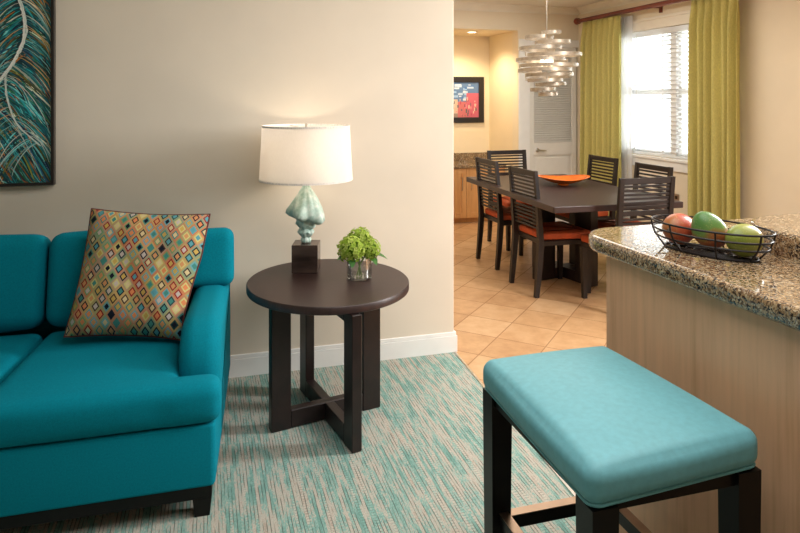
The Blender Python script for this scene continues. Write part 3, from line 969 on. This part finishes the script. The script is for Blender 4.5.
# ------------------------------------------------------------------ vase of hydrangeas
VX, VY = 0.728, 3.085
va = empty('glass_vase', (VX, VY, TZ), 0, 'small clear glass cylinder vase on the side table', 'vase')
b = MB(); b.lathe([(0.056, 0.0008), (0.062, 0.006), (0.062, 0.105), (0.059, 0.105), (0.059, 0.012), (0.002, 0.010)], 40, cap=False)
bmesh.ops.contextual_create(b.bm, geom=[v for v in b.bm.verts if abs(v.co.z-0.0008) < 1e-5])
b.build('glass', 'vase_glass', va, angle=50)
b = MB(); b.lathe([(0.0585, 0.0125), (0.0585, 0.050)], 40); b.build('water', 'water', va, angle=50)
def hydrangea(c, r, base, label, seed, leaves):
    rn = random.Random(seed)
    root = empty('hydrangea', base, 0, label, 'flower', 'green hydrangea heads in the glass vase')
    B0 = Vector(base); C0 = Vector(c)-B0
    b = MB(); b.tube([(0, 0, 0), (C0.x*0.25, C0.y*0.25, C0.z*0.45), (C0.x*0.8, C0.y*0.8, C0.z*0.85), tuple(C0)], 0.0035, 6)
    b.build('stem', 'stem', root)
    b = MB(); layer = b.bm.loops.layers.float_color.new('Col')
    n = 150
    for i in range(n):
        zz = 1-2*(i+0.5)/n
        if zz < -0.75: continue
        th = i*2.39996+rn.uniform(-0.2, 0.2)
        d = Vector((math.sqrt(1-zz*zz)*math.cos(th), math.sqrt(1-zz*zz)*math.sin(th), zz))
        p = C0+d*r*rn.uniform(0.86, 1.06)
        q = d.to_track_quat('Z', 'Y').to_matrix().to_4x4()
        m = Matrix.Translation(p) @ q @ Matrix.Rotation(rn.random()*3, 4, 'Z') @ Matrix.Rotation(rn.gauss(0, 0.35), 4, 'X')
        g = rn.random()
        col = lin((int(160+46*g), int(188+30*g), int(72+52*g)))
        dk = lin((int(124+30*g), int(158+26*g), int(52+24*g)))
        s_ = r*0.20*rn.uniform(0.85, 1.2)
        for k in range(4):
            mk = m @ Matrix.Rotation(k*PI/2, 4, 'Z')
            P4 = [(0, 0, 0), (s_*0.55, -s_*0.5, s_*0.15), (s_*1.1, 0, s_*0.05), (s_*0.55, s_*0.5, s_*0.15)]
            f = b.bm.faces.new([b.bm.verts.new(mk @ Vector(p4)) for p4 in P4])
            for kk, lpp in enumerate(f.loops): lpp[layer] = dk if kk == 0 else col
        # stalklet
        f = b.bm.faces.new([b.bm.verts.new(C0+d*r*0.2+Vector((0.001, 0, 0))), b.bm.verts.new(C0+d*r*0.2-Vector((0.001, 0, 0))), b.bm.verts.new(p)])
        for lpp in f.loops: lpp[layer] = dk
    # dense heart of buds
    bmesh.ops.create_icosphere(b.bm, subdivisions=2, radius=r*0.74, matrix=Matrix.Translation(C0))
    dkk = lin((84, 122, 36))
    for f in b.bm.faces:
        if len(f.verts) == 3 and all((v.co-C0).length > r*0.70 for v in f.verts) and all((v.co-C0).length < r*0.78 for v in f.verts):
            for lpp in f.loops: lpp[layer] = dkk
    b.build('flower_head', 'petal', root, smooth=False)
    for (az, el, L) in leaves:
        b = MB(); d = Vector((math.cos(az)*math.cos(el), math.sin(az)*math.cos(el), math.sin(el)))
        st_ = C0-Vector((0, 0, r*0.55))
        sdv = d.cross(Vector((0, 0, 1))).normalized()
        prev = None
        for i in range(9):
            t = i/8
            p = st_+d*(r*0.3+L*t)+Vector((0, 0, -0.35*L*t*t))
            wv = L*0.36*math.sin(PI*min(1, t*0.96+0.04))**0.8
            cur = [b.bm.verts.new(p-sdv*wv+Vector((0, 0, wv*0.3))), b.bm.verts.new(p), b.bm.verts.new(p+sdv*wv+Vector((0, 0, wv*0.3)))]
            if prev:
                b.bm.faces.new((prev[0], prev[1], cur[1], cur[0])); b.bm.faces.new((prev[1], prev[2], cur[2], cur[1]))
            prev = cur
        b.build('leaf', 'leaf', root)
    return root
bz = TZ+0.014
hydrangea((VX-0.048, VY-0.030, TZ+0.150), 0.062, (VX+0.012, VY+0.004, bz), 'light green hydrangea head at the front left of the vase', 1, [(3.3, 0.1, 0.055), (4.6, -0.3, 0.05)])
hydrangea((VX+0.050, VY-0.002, TZ+0.140), 0.054, (VX-0.014, VY-0.006, bz), 'light green hydrangea head on the right of the vase', 2, [(-0.25, 0.05, 0.075), (-1.2, -0.3, 0.05)])
hydrangea((VX+0.014, VY+0.052, TZ+0.176), 0.060, (VX-0.004, VY-0.016, bz), 'light green hydrangea head at the top back of the vase', 3, [(0.6, 0.2, 0.06), (2.5, 0.1, 0.06)])

# ------------------------------------------------------------------ bar stool
SX0, SX1, SY0, SY1, SZ = 0.784, 1.212, 1.160, 1.765, 0.738
sx, sy = (SX0+SX1)/2, (SY0+SY1)/2
sw, sd = SX1-SX0, SY1-SY0
bs = empty('bar_stool', (sx, sy, 0), 0, 'aqua padded backless bar stool with black legs beside the bar', 'stool')
def taper(p):
    # the seat is a little wider at the front
    fr = max(0.0, min(1.0, 0.5-p.y/sd)); rt = max(0.0, min(1.0, 0.5+p.x/sw))
    return Vector((p.x-0.024*fr*(1-rt)+0.030*fr*rt, p.y+0.034*fr*rt, p.z))
b = MB(); b.rbox(sw, sd, 0.088, 0.032, (0.006, 0.006, 0.024), 10, mat=Matrix.Translation((0, 0, SZ-0.048)), fn=lambda p: taper(p))
b.build('seat', 'vinyl', bs, angle=60)
b = MB()
ol = rounded([(-sw/2+0.007, -sd/2+0.007), (sw/2-0.007, -sd/2+0.007), (sw/2-0.007, sd/2-0.007), (-sw/2+0.007, sd/2-0.007)], 0.026, 5)
b.tube([tuple(taper(Vector((x, y, SZ-0.0845)))) for x, y in ol], 0.0042, 6, closed=True); b.build('welt', 'welt', bs)
MB().box(-sw/2+0.018, sw/2-0.018, -sd/2+0.044, sd/2-0.018, SZ-0.125, SZ-0.0925).build('seat_frame', 'blackwood', bs, smooth=False)
LW = 0.064
for i in (-1, 1):
    for j in (-1, 1):
        x, y = i*(sw/2-LW/2-0.006)-(0.020 if i < 0 and j < 0 else 0)+(0.026 if i > 0 and j < 0 else 0), j*(sd/2-LW/2-0.006)+(0.026 if i > 0 and j < 0 else 0)
        b = MB(); b.sweep([(x, y, 0), (x, y, SZ-0.0925)], [LW*0.42, LW*0.5], [LW*0.42, LW*0.5], side=(1, 0, 0))
        b.build('leg', 'blackwood', bs, smooth=False)
ix, iy = sw/2-LW-0.004, sd/2-LW-0.004
for (x0, x1, y0, y1, zz) in ((-ix, ix, iy+0.010, iy+0.038, 0.285), (-ix, ix, -iy-0.038, -iy-0.010, 0.285), (ix+0.010, ix+0.038, -iy, iy, 0.305), (-ix-0.038, -ix-0.010, -iy, iy, 0.305)):
    st = MB().box(x0, x1, y0, y1, zz-0.038, zz, 0.002, 1).build('stretcher', 'blackwood', bs, smooth=False)
    tag(MB().box(x0, x1, y0-0.001, y1+0.001, zz+0.0002, zz+0.003).build('foot_plate', 'brass', st, smooth=False), 'thin bronze metal plate')

# ------------------------------------------------------------------ bar
BX, BY = 1.338, 1.945
CZ = 1.02
bar = empty('breakfast_bar', (BX, 0, 0), 0, 'pale maple breakfast bar base under the granite counter', 'bar')
MB().box(0.0, 0.022, -1.2, BY-0.024, 0.001, CZ-0.056).build('front_panel', 'maple', bar, smooth=False)
MB().box(0.0, 0.62, BY-0.024, BY, 0.001, CZ-0.056, 0.002, 1).build('end_panel', 'maple', bar, smooth=False)
MB().box(0.03, 0.62, -1.2, BY-0.03, 0.08, CZ-0.060).build('carcass', 'maple', bar, smooth=False)
ct = MB()
ct.pad(rounded([(1.302, -1.3), (2.25, -1.3), (2.25, 2.11), (1.302, 2.11)], [0.01, 0.01, 0.05, 0.16], 10), CZ-0.055, CZ, 0.016, 0.0, 0.016, seg=4)
tag(ct.build('granite_countertop', 'granite'), 'polished speckled granite countertop on the breakfast bar', 'countertop')
ct = MB()
ct.pad(rounded([(1.69, -1.3), (2.24, -1.3), (2.24, 1.82), (1.69, 1.82)], [0.01, 0.01, 0.05, 0.24], 12), CZ+0.0005, 1.092, 0.012, 0.0, 0.001, seg=4)
tag(ct.build('raised_ledge', 'granite'), 'raised granite ledge behind the fruit basket on the bar', 'ledge')

# fruit basket
FX, FY = 1.516, 1.662
FA = math.atan2(-0.356, 0.120)
fb = empty('fruit_basket', (FX, FY, CZ), FA, 'oval dark wire fruit basket on the granite bar', 'basket')
def ell(a, c, z, n=48):
    return [(a*math.cos(2*PI*k/n), c*math.sin(2*PI*k/n), z) for k in range(n)]
wr = 0.0032
levels = [(0.188, 0.108, 0.086), (0.183, 0.104, 0.062), (0.174, 0.096, 0.038), (0.146, 0.070, 0.0035)]
for a_, c_, z_ in levels:
    b = MB(); b.tube(ell(a_, c_, z_), wr if z_ > 0.01 else 0.0034, 8, closed=True)
    b.build('rim_wire' if z_ > 0.07 else 'ring_wire', 'black_wire', fb)
for k in range(8):
    an = 2*PI*(k+0.5)/8
    pl = [(a_*math.cos(an)*1.012, c_*math.sin(an)*1.012, z_) for a_, c_, z_ in levels]
    b = MB(); b.tube(pl, 0.003, 6); b.build('upright_wire', 'black_wire', fb)
b = MB()
for k in range(1, 6):
    f = 1-k/6
    b.tube(ell(0.150*f, 0.072*f, 0.0035, 36), 0.0028, 6, closed=True)
b.tube([(-0.150, 0, 0.0035), (0.150, 0, 0.0035)], 0.003, 6)
b.build('base_wire', 'black_wire', fb)
def mango(dl, r, rot, mat, label):
    """dl: place in the basket's own directions"""
    x = FX+dl[0]*math.cos(FA)-dl[1]*math.sin(FA); y = FY+dl[0]*math.sin(FA)+dl[1]*math.cos(FA)
    root = empty('mango', (x, y, CZ+dl[2]), 0, label, 'mango', 'mangoes in the wire basket')
    b = MB()
    n = 26; sg = 36
    prof = []
    for i in range(n+1):
        t = PI*i/n
        prof.append((max(1e-4, math.sin(t)*(1+0.05*math.cos(t))), -math.cos(t)))
    b.lathe(prof, sg)
    mt = Matrix.Rotation(rot[2], 4, 'Z') @ Matrix.Rotation(rot[1], 4, 'Y') @ Matrix.Rotation(rot[0], 4, 'X')
    for v in b.bm.verts:
        p = v.co.copy()
        x_, y_, z_ = p.z, p.x, p.y            # long axis on x
        k = 1+0.13*x_-0.05*x_*x_
        q = Vector((x_*r*1.22, y_*r*0.92*k, z_*r*0.98*k+0.10*r*x_*x_))
        v.co = q
    o = b.build('flesh', mat, root, angle=180)
    o.matrix_local = mt
    b = MB(); b.lathe([(0.006, 0), (0.004, 0.003), (0.0025, 0.009)], 10)
    s_ = b.build('stalk', 'bark', o)
    s_.matrix_local = Matrix.Translation((r*1.20, 0, 0.09*r)) @ Matrix.Rotation(R(90), 4, 'Y')
    return root
# lowest points just clear the base wires
mango((-0.100, 0.0, 0.058), 0.051, (0.2, 0.0, R(200)), MANGO[0], 'red mango at the left end of the wire basket')
mango((0.0, -0.006, 0.0715), 0.051, (0.3, R(52), R(-16)), MANGO[1], 'green and red mango standing in the middle of the wire basket')
mango((0.104, 0.0, 0.057), 0.0505, (0.1, 0.1, R(10)), MANGO[2], 'yellow-green mango at the right end of the wire basket')

# ------------------------------------------------------------------ dining table and chairs
DTX0, DTX1, DTY0, DTY1, DTZ = 2.385, 3.425, 3.98, 5.78, 0.746
dt = empty('dining_table', ((DTX0+DTX1)/2, (DTY0+DTY1)/2, 0), R(-3), 'long dark wood dining table set with six chairs', 'dining table')
hw, hd = (DTX1-DTX0)/2, (DTY1-DTY0)/2
b = MB(); b.pad(rounded([(-hw, -hd), (hw, -hd), (hw, hd), (-hw, hd)], 0.012, 3), DTZ-0.045, DTZ, 0.004, seg=2)
b.build('tabletop', 'tablewood', dt, smooth=False)
pd = empty('pedestal', (0.02, -0.02, 0), R(14)); pd.parent = dt
for k, (x0, x1, y0, y1) in enumerate(((-0.04, 0.04, -0.36, -0.18), (-0.04, 0.04, 0.18, 0.36), (-0.30, -0.12, -0.04, 0.04), (0.10, 0.22, -0.04, 0.04))):
    MB().box(x0, x1, y0, y1, 0.001, DTZ-0.0455, 0.003, 1).build('leg', 'darkwood', pd, smooth=False)
MB().box(-0.04, 0.04, -0.18, 0.18, 0.002, 0.09).box(-0.12, -0.04, -0.04, 0.04, 0.002, 0.09).box(0.04, 0.10, -0.04, 0.04, 0.002, 0.09).build('cross_rail', 'darkwood', pd, smooth=False)

CH = 0.955
def lean(z):
    return -0.045*max(0, (z-0.42)/0.53)**1.2 - 0.035*max(0, (0.42-z)/0.42)**1.3
def make_chair(label):
    root = empty('dining_chair', (0, 0, 0), 0, label, 'chair', 'slat back chairs round the dining table')
    hwid = 0.206
    for s_ in (-1, 1):
        b = MB(); zs = [0, 0.12, 0.25, 0.40, 0.52, 0.66, 0.80, CH]
        b.sweep([(lean(z), s_*hwid, z) for z in zs], [0.015, 0.017, 0.019, 0.02, 0.019, 0.018, 0.017, 0.016], [0.017, 0.019, 0.021, 0.022, 0.019, 0.016, 0.014, 0.013])
        b.build('back_post', 'chairwood', root, smooth=False)
        b = MB(); b.sweep([(0.41, s_*0.205, 0), (0.415, s_*0.21, 0.385)], [0.016, 0.021], [0.016, 0.021]); b.build('front_leg', 'chairwood', root, smooth=False)
    b = MB(); b.box(lean(0.93)-0.010, lean(0.93)+0.010, -hwid+0.015, hwid-0.015, CH-0.045, CH-0.002, 0.003, 1); b.build('top_rail', 'chairwood', root, smooth=False)
    b = MB(); b.box(lean(0.70)-0.009, lean(0.70)+0.009, -hwid+0.017, hwid-0.017, 0.688, 0.722, 0.002, 1); b.build('middle_rail', 'chairwood', root, smooth=False)
    b = MB()
    z = 0.515
    while z < 0.90:
        if not 0.670 < z < 0.735:
            b.box(lean(z)-0.006, lean(z)+0.006, -hwid+0.017, hwid-0.017, z-0.0075, z+0.0075)
        z += 0.0292
    b.build('slats', 'chairwood', root, smooth=False)
    b = MB(); b.box(0.02, 0.435, -0.222, 0.222, 0.386, 0.425, 0.004, 1); b.build('seat_frame', 'chairwood', root, smooth=False)
    b = MB(); b.pad(rounded([(0.026, -0.195), (0.30, -0.218), (0.448, -0.226), (0.448, 0.226), (0.30, 0.218), (0.026, 0.195)], [0.02, 0, 0.03, 0.03, 0, 0.02], 5), 0.4255, 0.478, 0.018, 0.008, 0.010, seg=4)
    b.build('seat_cushion', 'orange', root)
    return root
spots = [((2.440, 4.583), 0, 'orange-seated slat back chair on the left side of the table, nearest the bar'),
         ((2.500, 5.390), 0, 'orange-seated slat back chair on the left side of the table, nearer the maple cabinet'),
         ((2.955, 3.860), 90, 'slat back chair at the near head of the table, back turned behind the granite bar'),
         ((3.535, 4.545), 180, 'slat back chair on the window side of the table, below the window blind'),
         ((3.590, 5.330), 180, 'slat back chair on the window side of the table, before the left green curtain'),
         ((3.090, 6.220), -90, 'slat back chair at the far head of the table, in front of the white door')]
proto = make_chair(spots[0][2])
for i, ((x, y), a_, lb) in enumerate(spots):
    o = proto if i == 0 else copy_tree(proto)
    o.location = (x, y, 0); o.rotation_euler = (0, 0, R(a_)); o['label'] = lb

# orange bowl
bw = MB()
def bfold(r, z, a):
    return r*(1+0.35*abs(math.cos(a))**2), z+0.020*(r/0.16)**2*math.cos(a)**2
bw.lathe([(0.001, 0.0135), (0.06, 0.015), (0.11, 0.030), (0.15, 0.048), (0.172, 0.058), (0.168, 0.062), (0.145, 0.056), (0.10, 0.038), (0.05, 0.022), (0.001, 0.020)], 56, fn=bfold)
bw.lathe([(0.045, 0.0006), (0.05, 0.004), (0.042, 0.016)], 32)
bo = bw.build('serving_bowl', 'bowl', None, (3.02, 5.02, DTZ), rot=(0, 0, R(-14)), angle=60)
tag(bo, 'shallow orange oval bowl on the dining table', 'bowl')

# pendant lamp
PXc, PYc = 2.82, 4.95
pe = empty('pendant_light', (PXc, PYc, 0), 0, 'pendant light of stacked silver bands above the dining table', 'pendant light')
b = MB(); b.lathe([(0.06, ZC-0.025), (0.062, ZC-0.006), (0.055, ZC-0.0005)], 28); b.build('ceiling_canopy', 'metal', pe)
b = MB(); b.tube([(0, 0, 1.55), (0, 0, ZC-0.02)], 0.005, 8); b.build('stem', 'metal', pe)
rn = random.Random(5)
bands = [(2.132, 0.085, 0.02, -0.4), (2.092, 0.125, -0.05, 0.3), (2.058, 0.150, 0.045, -1.0), (2.010, 0.190, -0.03, 0.5), (1.958, 0.250, 0.03, -0.6), (1.918, 0.225, -0.035, 0.2), (1.876, 0.255, 0.02, 1.0),
         (1.838, 0.235, -0.02, -0.8), (1.800, 0.215, 0.035, 0.4), (1.762, 0.165, -0.035, -0.3), (1.728, 0.135, 0.045, 0.7), (1.690, 0.110, -0.02, 0.2), (1.655, 0.080, 0.01, 0.0)]
bands = [(z-0.06-0.05*(2.132-z)/0.48, r_, ox, an) for z, r_, ox, an in bands]
for z, r_, ox, an in bands:
    b = MB()
    n = 56; h = 0.028; th = 0.003
    start = an*2+rn.random()*6; span = 2*PI*0.94
    prev = None
    cx_, cy_ = ox*math.cos(0.28)*1.15, -ox*math.sin(0.28)+0.03*math.sin(an*3)
    for k in range(n+1):
        t = k/n; a_ = start+span*t
        rr = r_*(1-0.10*t)
        zz = z+0.016*(t-0.5)
        c_, s_ = math.cos(a_), math.sin(a_)
        cur = [b.bm.verts.new((cx_+(rr+d)*c_, cy_+(rr+d)*s_, zz+e)) for d, e in ((0, -h/2), (th, -h/2), (th, h/2), (0, h/2))]
        if prev:
            for q in range(4): b.bm.faces.new((prev[q], prev[(q+1) % 4], cur[(q+1) % 4], cur[q]))
        else:
            b.bm.faces.new(cur)
        prev = cur
    b.bm.faces.new(prev[::-1])
    # spokes that carry the band
    for a_ in (start+0.4, start+0.4+2.1, start+0.4+4.2):
        b.tube([(0, 0, z), (cx_+r_*0.93*math.cos(a_), cy_+r_*0.93*math.sin(a_), z)], 0.0018, 5)
    b.build('band', 'band', pe, angle=50)
for k in range(3):
    a_ = k*2.1
    b = MB(); b.lathe([(0.008, 0.05), (0.014, 0.035), (0.02, 0.012), (0.016, -0.008), (0.004, -0.018)], 14, c=(0.045*math.cos(a_), 0.045*math.sin(a_), 1.80)); b.build('bulb', 'bulb', pe)
point('pendant_bulb_light', (PXc, PYc, 1.83), 1.6, (1, 0.82, 0.6), 0.04)

# ------------------------------------------------------------------ alcove furniture
cab = empty('base_cabinet', (0, 7.232, 0), 0, 'low maple base cabinet in the alcove', 'cabinet')
KZ = 0.665
MB().box(AX0+0.002, AX1-0.002, 0.022, AY-7.232-0.001, 0.06, KZ).build('carcass', 'cabinet', cab, smooth=False)
MB().box(AX0+0.002, AX1-0.002, 0.06, 0.08, 0.001, 0.06).build('toe_kick', 'cabinet', cab, smooth=False)
xm = 3.035
for (x0, x1, hx) in ((AX0+0.004, xm-0.002, xm-0.06), (xm+0.002, AX1-0.006, xm+0.06)):
    b = MB()
    for a0, a1, z0, z1 in ((x0, x0+0.06, 0.065, KZ-0.004), (x1-0.06, x1, 0.065, KZ-0.004), (x0+0.06, x1-0.06, 0.065, 0.125), (x0+0.06, x1-0.06, KZ-0.064, KZ-0.004)):
        b.box(a0, a1, 0.0, 0.021, z0, z1)
    b.box(x0+0.06, x1-0.06, 0.008, 0.021, 0.125, KZ-0.064)
    d_ = b.build('door', 'cabinet', cab, smooth=False)
    b = MB(); b.tube([(hx, 0.0, 0.40), (hx, -0.025, 0.41), (hx, -0.025, 0.55), (hx, 0.0, 0.56)], 0.005, 8); b.build('handle', 'metal', d_)
b = MB(); b.box(AX0+0.002, AX1-0.002, 7.205, AY-0.001, KZ+0.0005, KZ+0.034, 0.004, 2); b.box(AX0+0.002, AX1-0.002, AY-0.022, AY-0.001, KZ+0.034, KZ+0.145, 0.002, 1)
tag(b.build('cabinet_countertop', 'granite', smooth=False), 'granite counter and splashback on the alcove cabinet', 'countertop')

FXR = 3.465
z0_, z1_ = 1.195, 1.785
fp = empty('framed_picture', (FXR-0.60, AY-0.0005, z0_), 0, 'black framed picture of pink buildings under blue sky in the alcove', 'picture')
FW, FH = 0.60, z1_-z0_
b = MB()
for x0, x1, za, zb in ((0, 0.07, 0, FH), (FW-0.07, FW, 0, FH), (0.07, FW-0.07, 0, 0.07), (0.07, FW-0.07, FH-0.07, FH)):
    b.box(x0, x1, -0.028, 0, za, zb, 0.003, 1)
b.build('frame', 'blackframe', fp, smooth=False)
b = MB(); cl = b.bm.loops.layers.float_color.new('Col')
def quad(x0, x1, za, zb, c, lf):
    f = b.bm.faces.new([b.bm.verts.new(p) for p in ((x0, -0.012-lf, za), (x1, -0.012-lf, za), (x1, -0.012-lf, zb), (x0, -0.012-lf, zb))])
    for lpp in f.loops: lpp[cl] = lin(c)
rn = random.Random(2)
quad(0.07, FW-0.07, 0.07, FH-0.07, (92, 124, 168), 0)
for i in range(26):
    x = rn.uniform(0.08, FW-0.20); z = rn.uniform(0.28, FH-0.10); 
    quad(x, min(FW-0.075, x+rn.uniform(0.03, 0.1)), z, min(FH-0.075, z+rn.uniform(0.01, 0.03)), rn.choice([(150, 184, 222), (206, 216, 226), (66, 112, 176), (180, 200, 224)]), 0.0005+i*0.00002)
quad(0.07, 0.33, 0.07, 0.20, (150, 132, 120), 0.0015)
quad(0.10, 0.24, 0.12, 0.30, (206, 180, 160), 0.0018)
quad(0.24, 0.36, 0.07, 0.27, (196, 108, 110), 0.002)
quad(0.36, FW-0.07, 0.07, 0.38, (196, 96, 116), 0.0022)
for i in range(40):
    x = rn.uniform(0.08, FW-0.10); z = rn.uniform(0.08, 0.30)
    quad(x, x+rn.uniform(0.006, 0.02), z, z+rn.uniform(0.01, 0.05), rn.choice([(120, 60, 80), (230, 130, 140), (90, 90, 104), (240, 200, 180), (180, 60, 90), (70, 96, 90)]), 0.0025+i*0.00001)
b.build('print', 'paint', fp, smooth=False)

rl = empty('recessed_light', (3.10, 7.22, AZ), 0, 'small round recessed ceiling light in the alcove', 'ceiling light')
b = MB(); b.lathe([(0.062, -0.0005), (0.070, -0.006), (0.052, -0.006), (0.050, -0.001)], 32, cap=False); b.build('trim_ring', 'trim', rl)
b = MB(); b.lathe([(0.001, -0.003), (0.050, -0.003)], 32, cap=False); b.build('lens', 'can', rl)
sp = bpy.data.lights.new('recessed_spot', 'SPOT'); sp.energy = 60; sp.color = (1, 0.80, 0.52); sp.spot_size = R(140); sp.spot_blend = 0.7; sp.shadow_soft_size = 0.05
so = bpy.data.objects.new('recessed_spot', sp); COL.objects.link(so); so.location = (3.10, 7.22, AZ-0.02)

# ------------------------------------------------------------------ curtains
RX, RZ = XW-0.13, 2.418
rd = empty('curtain_rod', (RX, 0, RZ), 0, 'dark red wood curtain rod above the window', 'curtain rod')
b = MB(); b.tube([(0, 3.9, 0), (0, 6.68, 0)], 0.024, 16); b.build('rod', 'mahogany', rd)
for y_, s_ in ((6.68, 1), (3.9, -1)):
    b = MB(); b.lathe([(0.024, 0), (0.034, 0.004), (0.034, 0.016), (0.026, 0.022), (0.038, 0.036), (0.040, 0.052), (0.030, 0.070), (0.008, 0.078)], 20)
    for v in b.bm.verts: v.co = Vector((v.co.x, y_+s_*v.co.z, v.co.y))
    b.build('finial', 'mahogany', rd)
for y_ in (4.2, 5.42, 6.62):
    b = MB(); b.box(0.024, 0.1295, y_-0.012, y_+0.012, -0.016, 0.016); b.box(0.118, 0.1295, y_-0.02, y_+0.02, -0.06, 0.04); b.build('bracket', 'mahogany', rd, smooth=False)
def curtain(name, y0, y1, folds, x, amp, mat, label, cat, ztop, pinch=True, seed=1):
    rn = random.Random(seed)
    b = MB()
    NY, NZ = folds*14, 26
    ph = [rn.uniform(-1.2, 1.2) for _ in range(folds+2)]
    am = [rn.uniform(0.55, 1.2) for _ in range(folds+2)]
    rows = []
    for j in range(NZ+1):
        t = j/NZ
        z = ztop-(ztop-0.012)*t
        row = []
        for i in range(NY+1):
            s_ = i/NY*folds
            k = int(s_)
            fr = s_-k
            A = am[k]*(1-fr)+am[k+1]*fr
            if pinch:
                # pinch pleats: sharp near the head, easy folds below
                g = min(1, t/0.10)
                sharp = math.exp(-((fr-0.5)/0.13)**2)*1.5-0.5
                soft = math.cos(2*PI*(fr-0.5))
                wv = sharp*(1-g)+soft*g
                aa = amp*(0.55+0.45*g) if t < 0.1 else amp*(1-0.08*math.sin(6*t))
            else:
                wv = math.cos(2*PI*(fr-0.5)); aa = amp
            y = y0+(y1-y0)*(i/NY)+0.012*math.sin(2*PI*i/NY*folds*0.37+ph[0])*min(1, t*3)
            xx = x+aa*A*wv+0.006*math.sin(3*t+ph[0]*4)*t
            row.append(b.bm.verts.new((xx-x, y, z)))
        rows.append(row)
    for r0, r1 in zip(rows, rows[1:]):
        for i in range(NY): b.bm.faces.new((r0[i], r0[i+1], r1[i+1], r1[i]))
    o = b.build(name, mat, None, (x, 0, 0), angle=180)
    md = o.modifiers.new('thickness', 'SOLIDIFY'); md.thickness = 0.002
    tag(o, label, cat)
    return o
curtain('curtain', 5.873, 6.574, 7, RX-0.004, 0.046, 'curtain', 'lime green pleated curtain hanging left of the window', 'curtain', RZ-0.03, seed=4)
curtain('curtain', 4.30, 4.836, 6, RX-0.004, 0.046, 'curtain', 'lime green pleated curtain hanging right of the window', 'curtain', RZ-0.03, seed=9)
curtain('sheer_curtain', 5.79, 5.98, 5, RX+0.080, 0.008, 'sheer', 'white sheer curtain beside the left green curtain', 'curtain', RZ-0.04, False, 2)
curtain('sheer_curtain', 4.66, 4.91, 6, RX+0.080, 0.008, 'sheer', 'white sheer curtain beside the right green curtain', 'curtain', RZ-0.04, False, 6)

ol_ = empty('wall_outlet', (XW-0.0005, 5.2, 0.53), 0, 'small wall outlet plate below the window', 'outlet')
MB().box(-0.006, 0, -0.036, 0.036, -0.058, 0.058, 0.002, 1).build('plate', 'metal', ol_, smooth=False)
for dz in (-0.024, 0.024):
    MB().box(-0.0085, -0.0062, -0.016, 0.016, dz-0.015, dz+0.015).build('socket', 'blackframe', ol_, smooth=False)
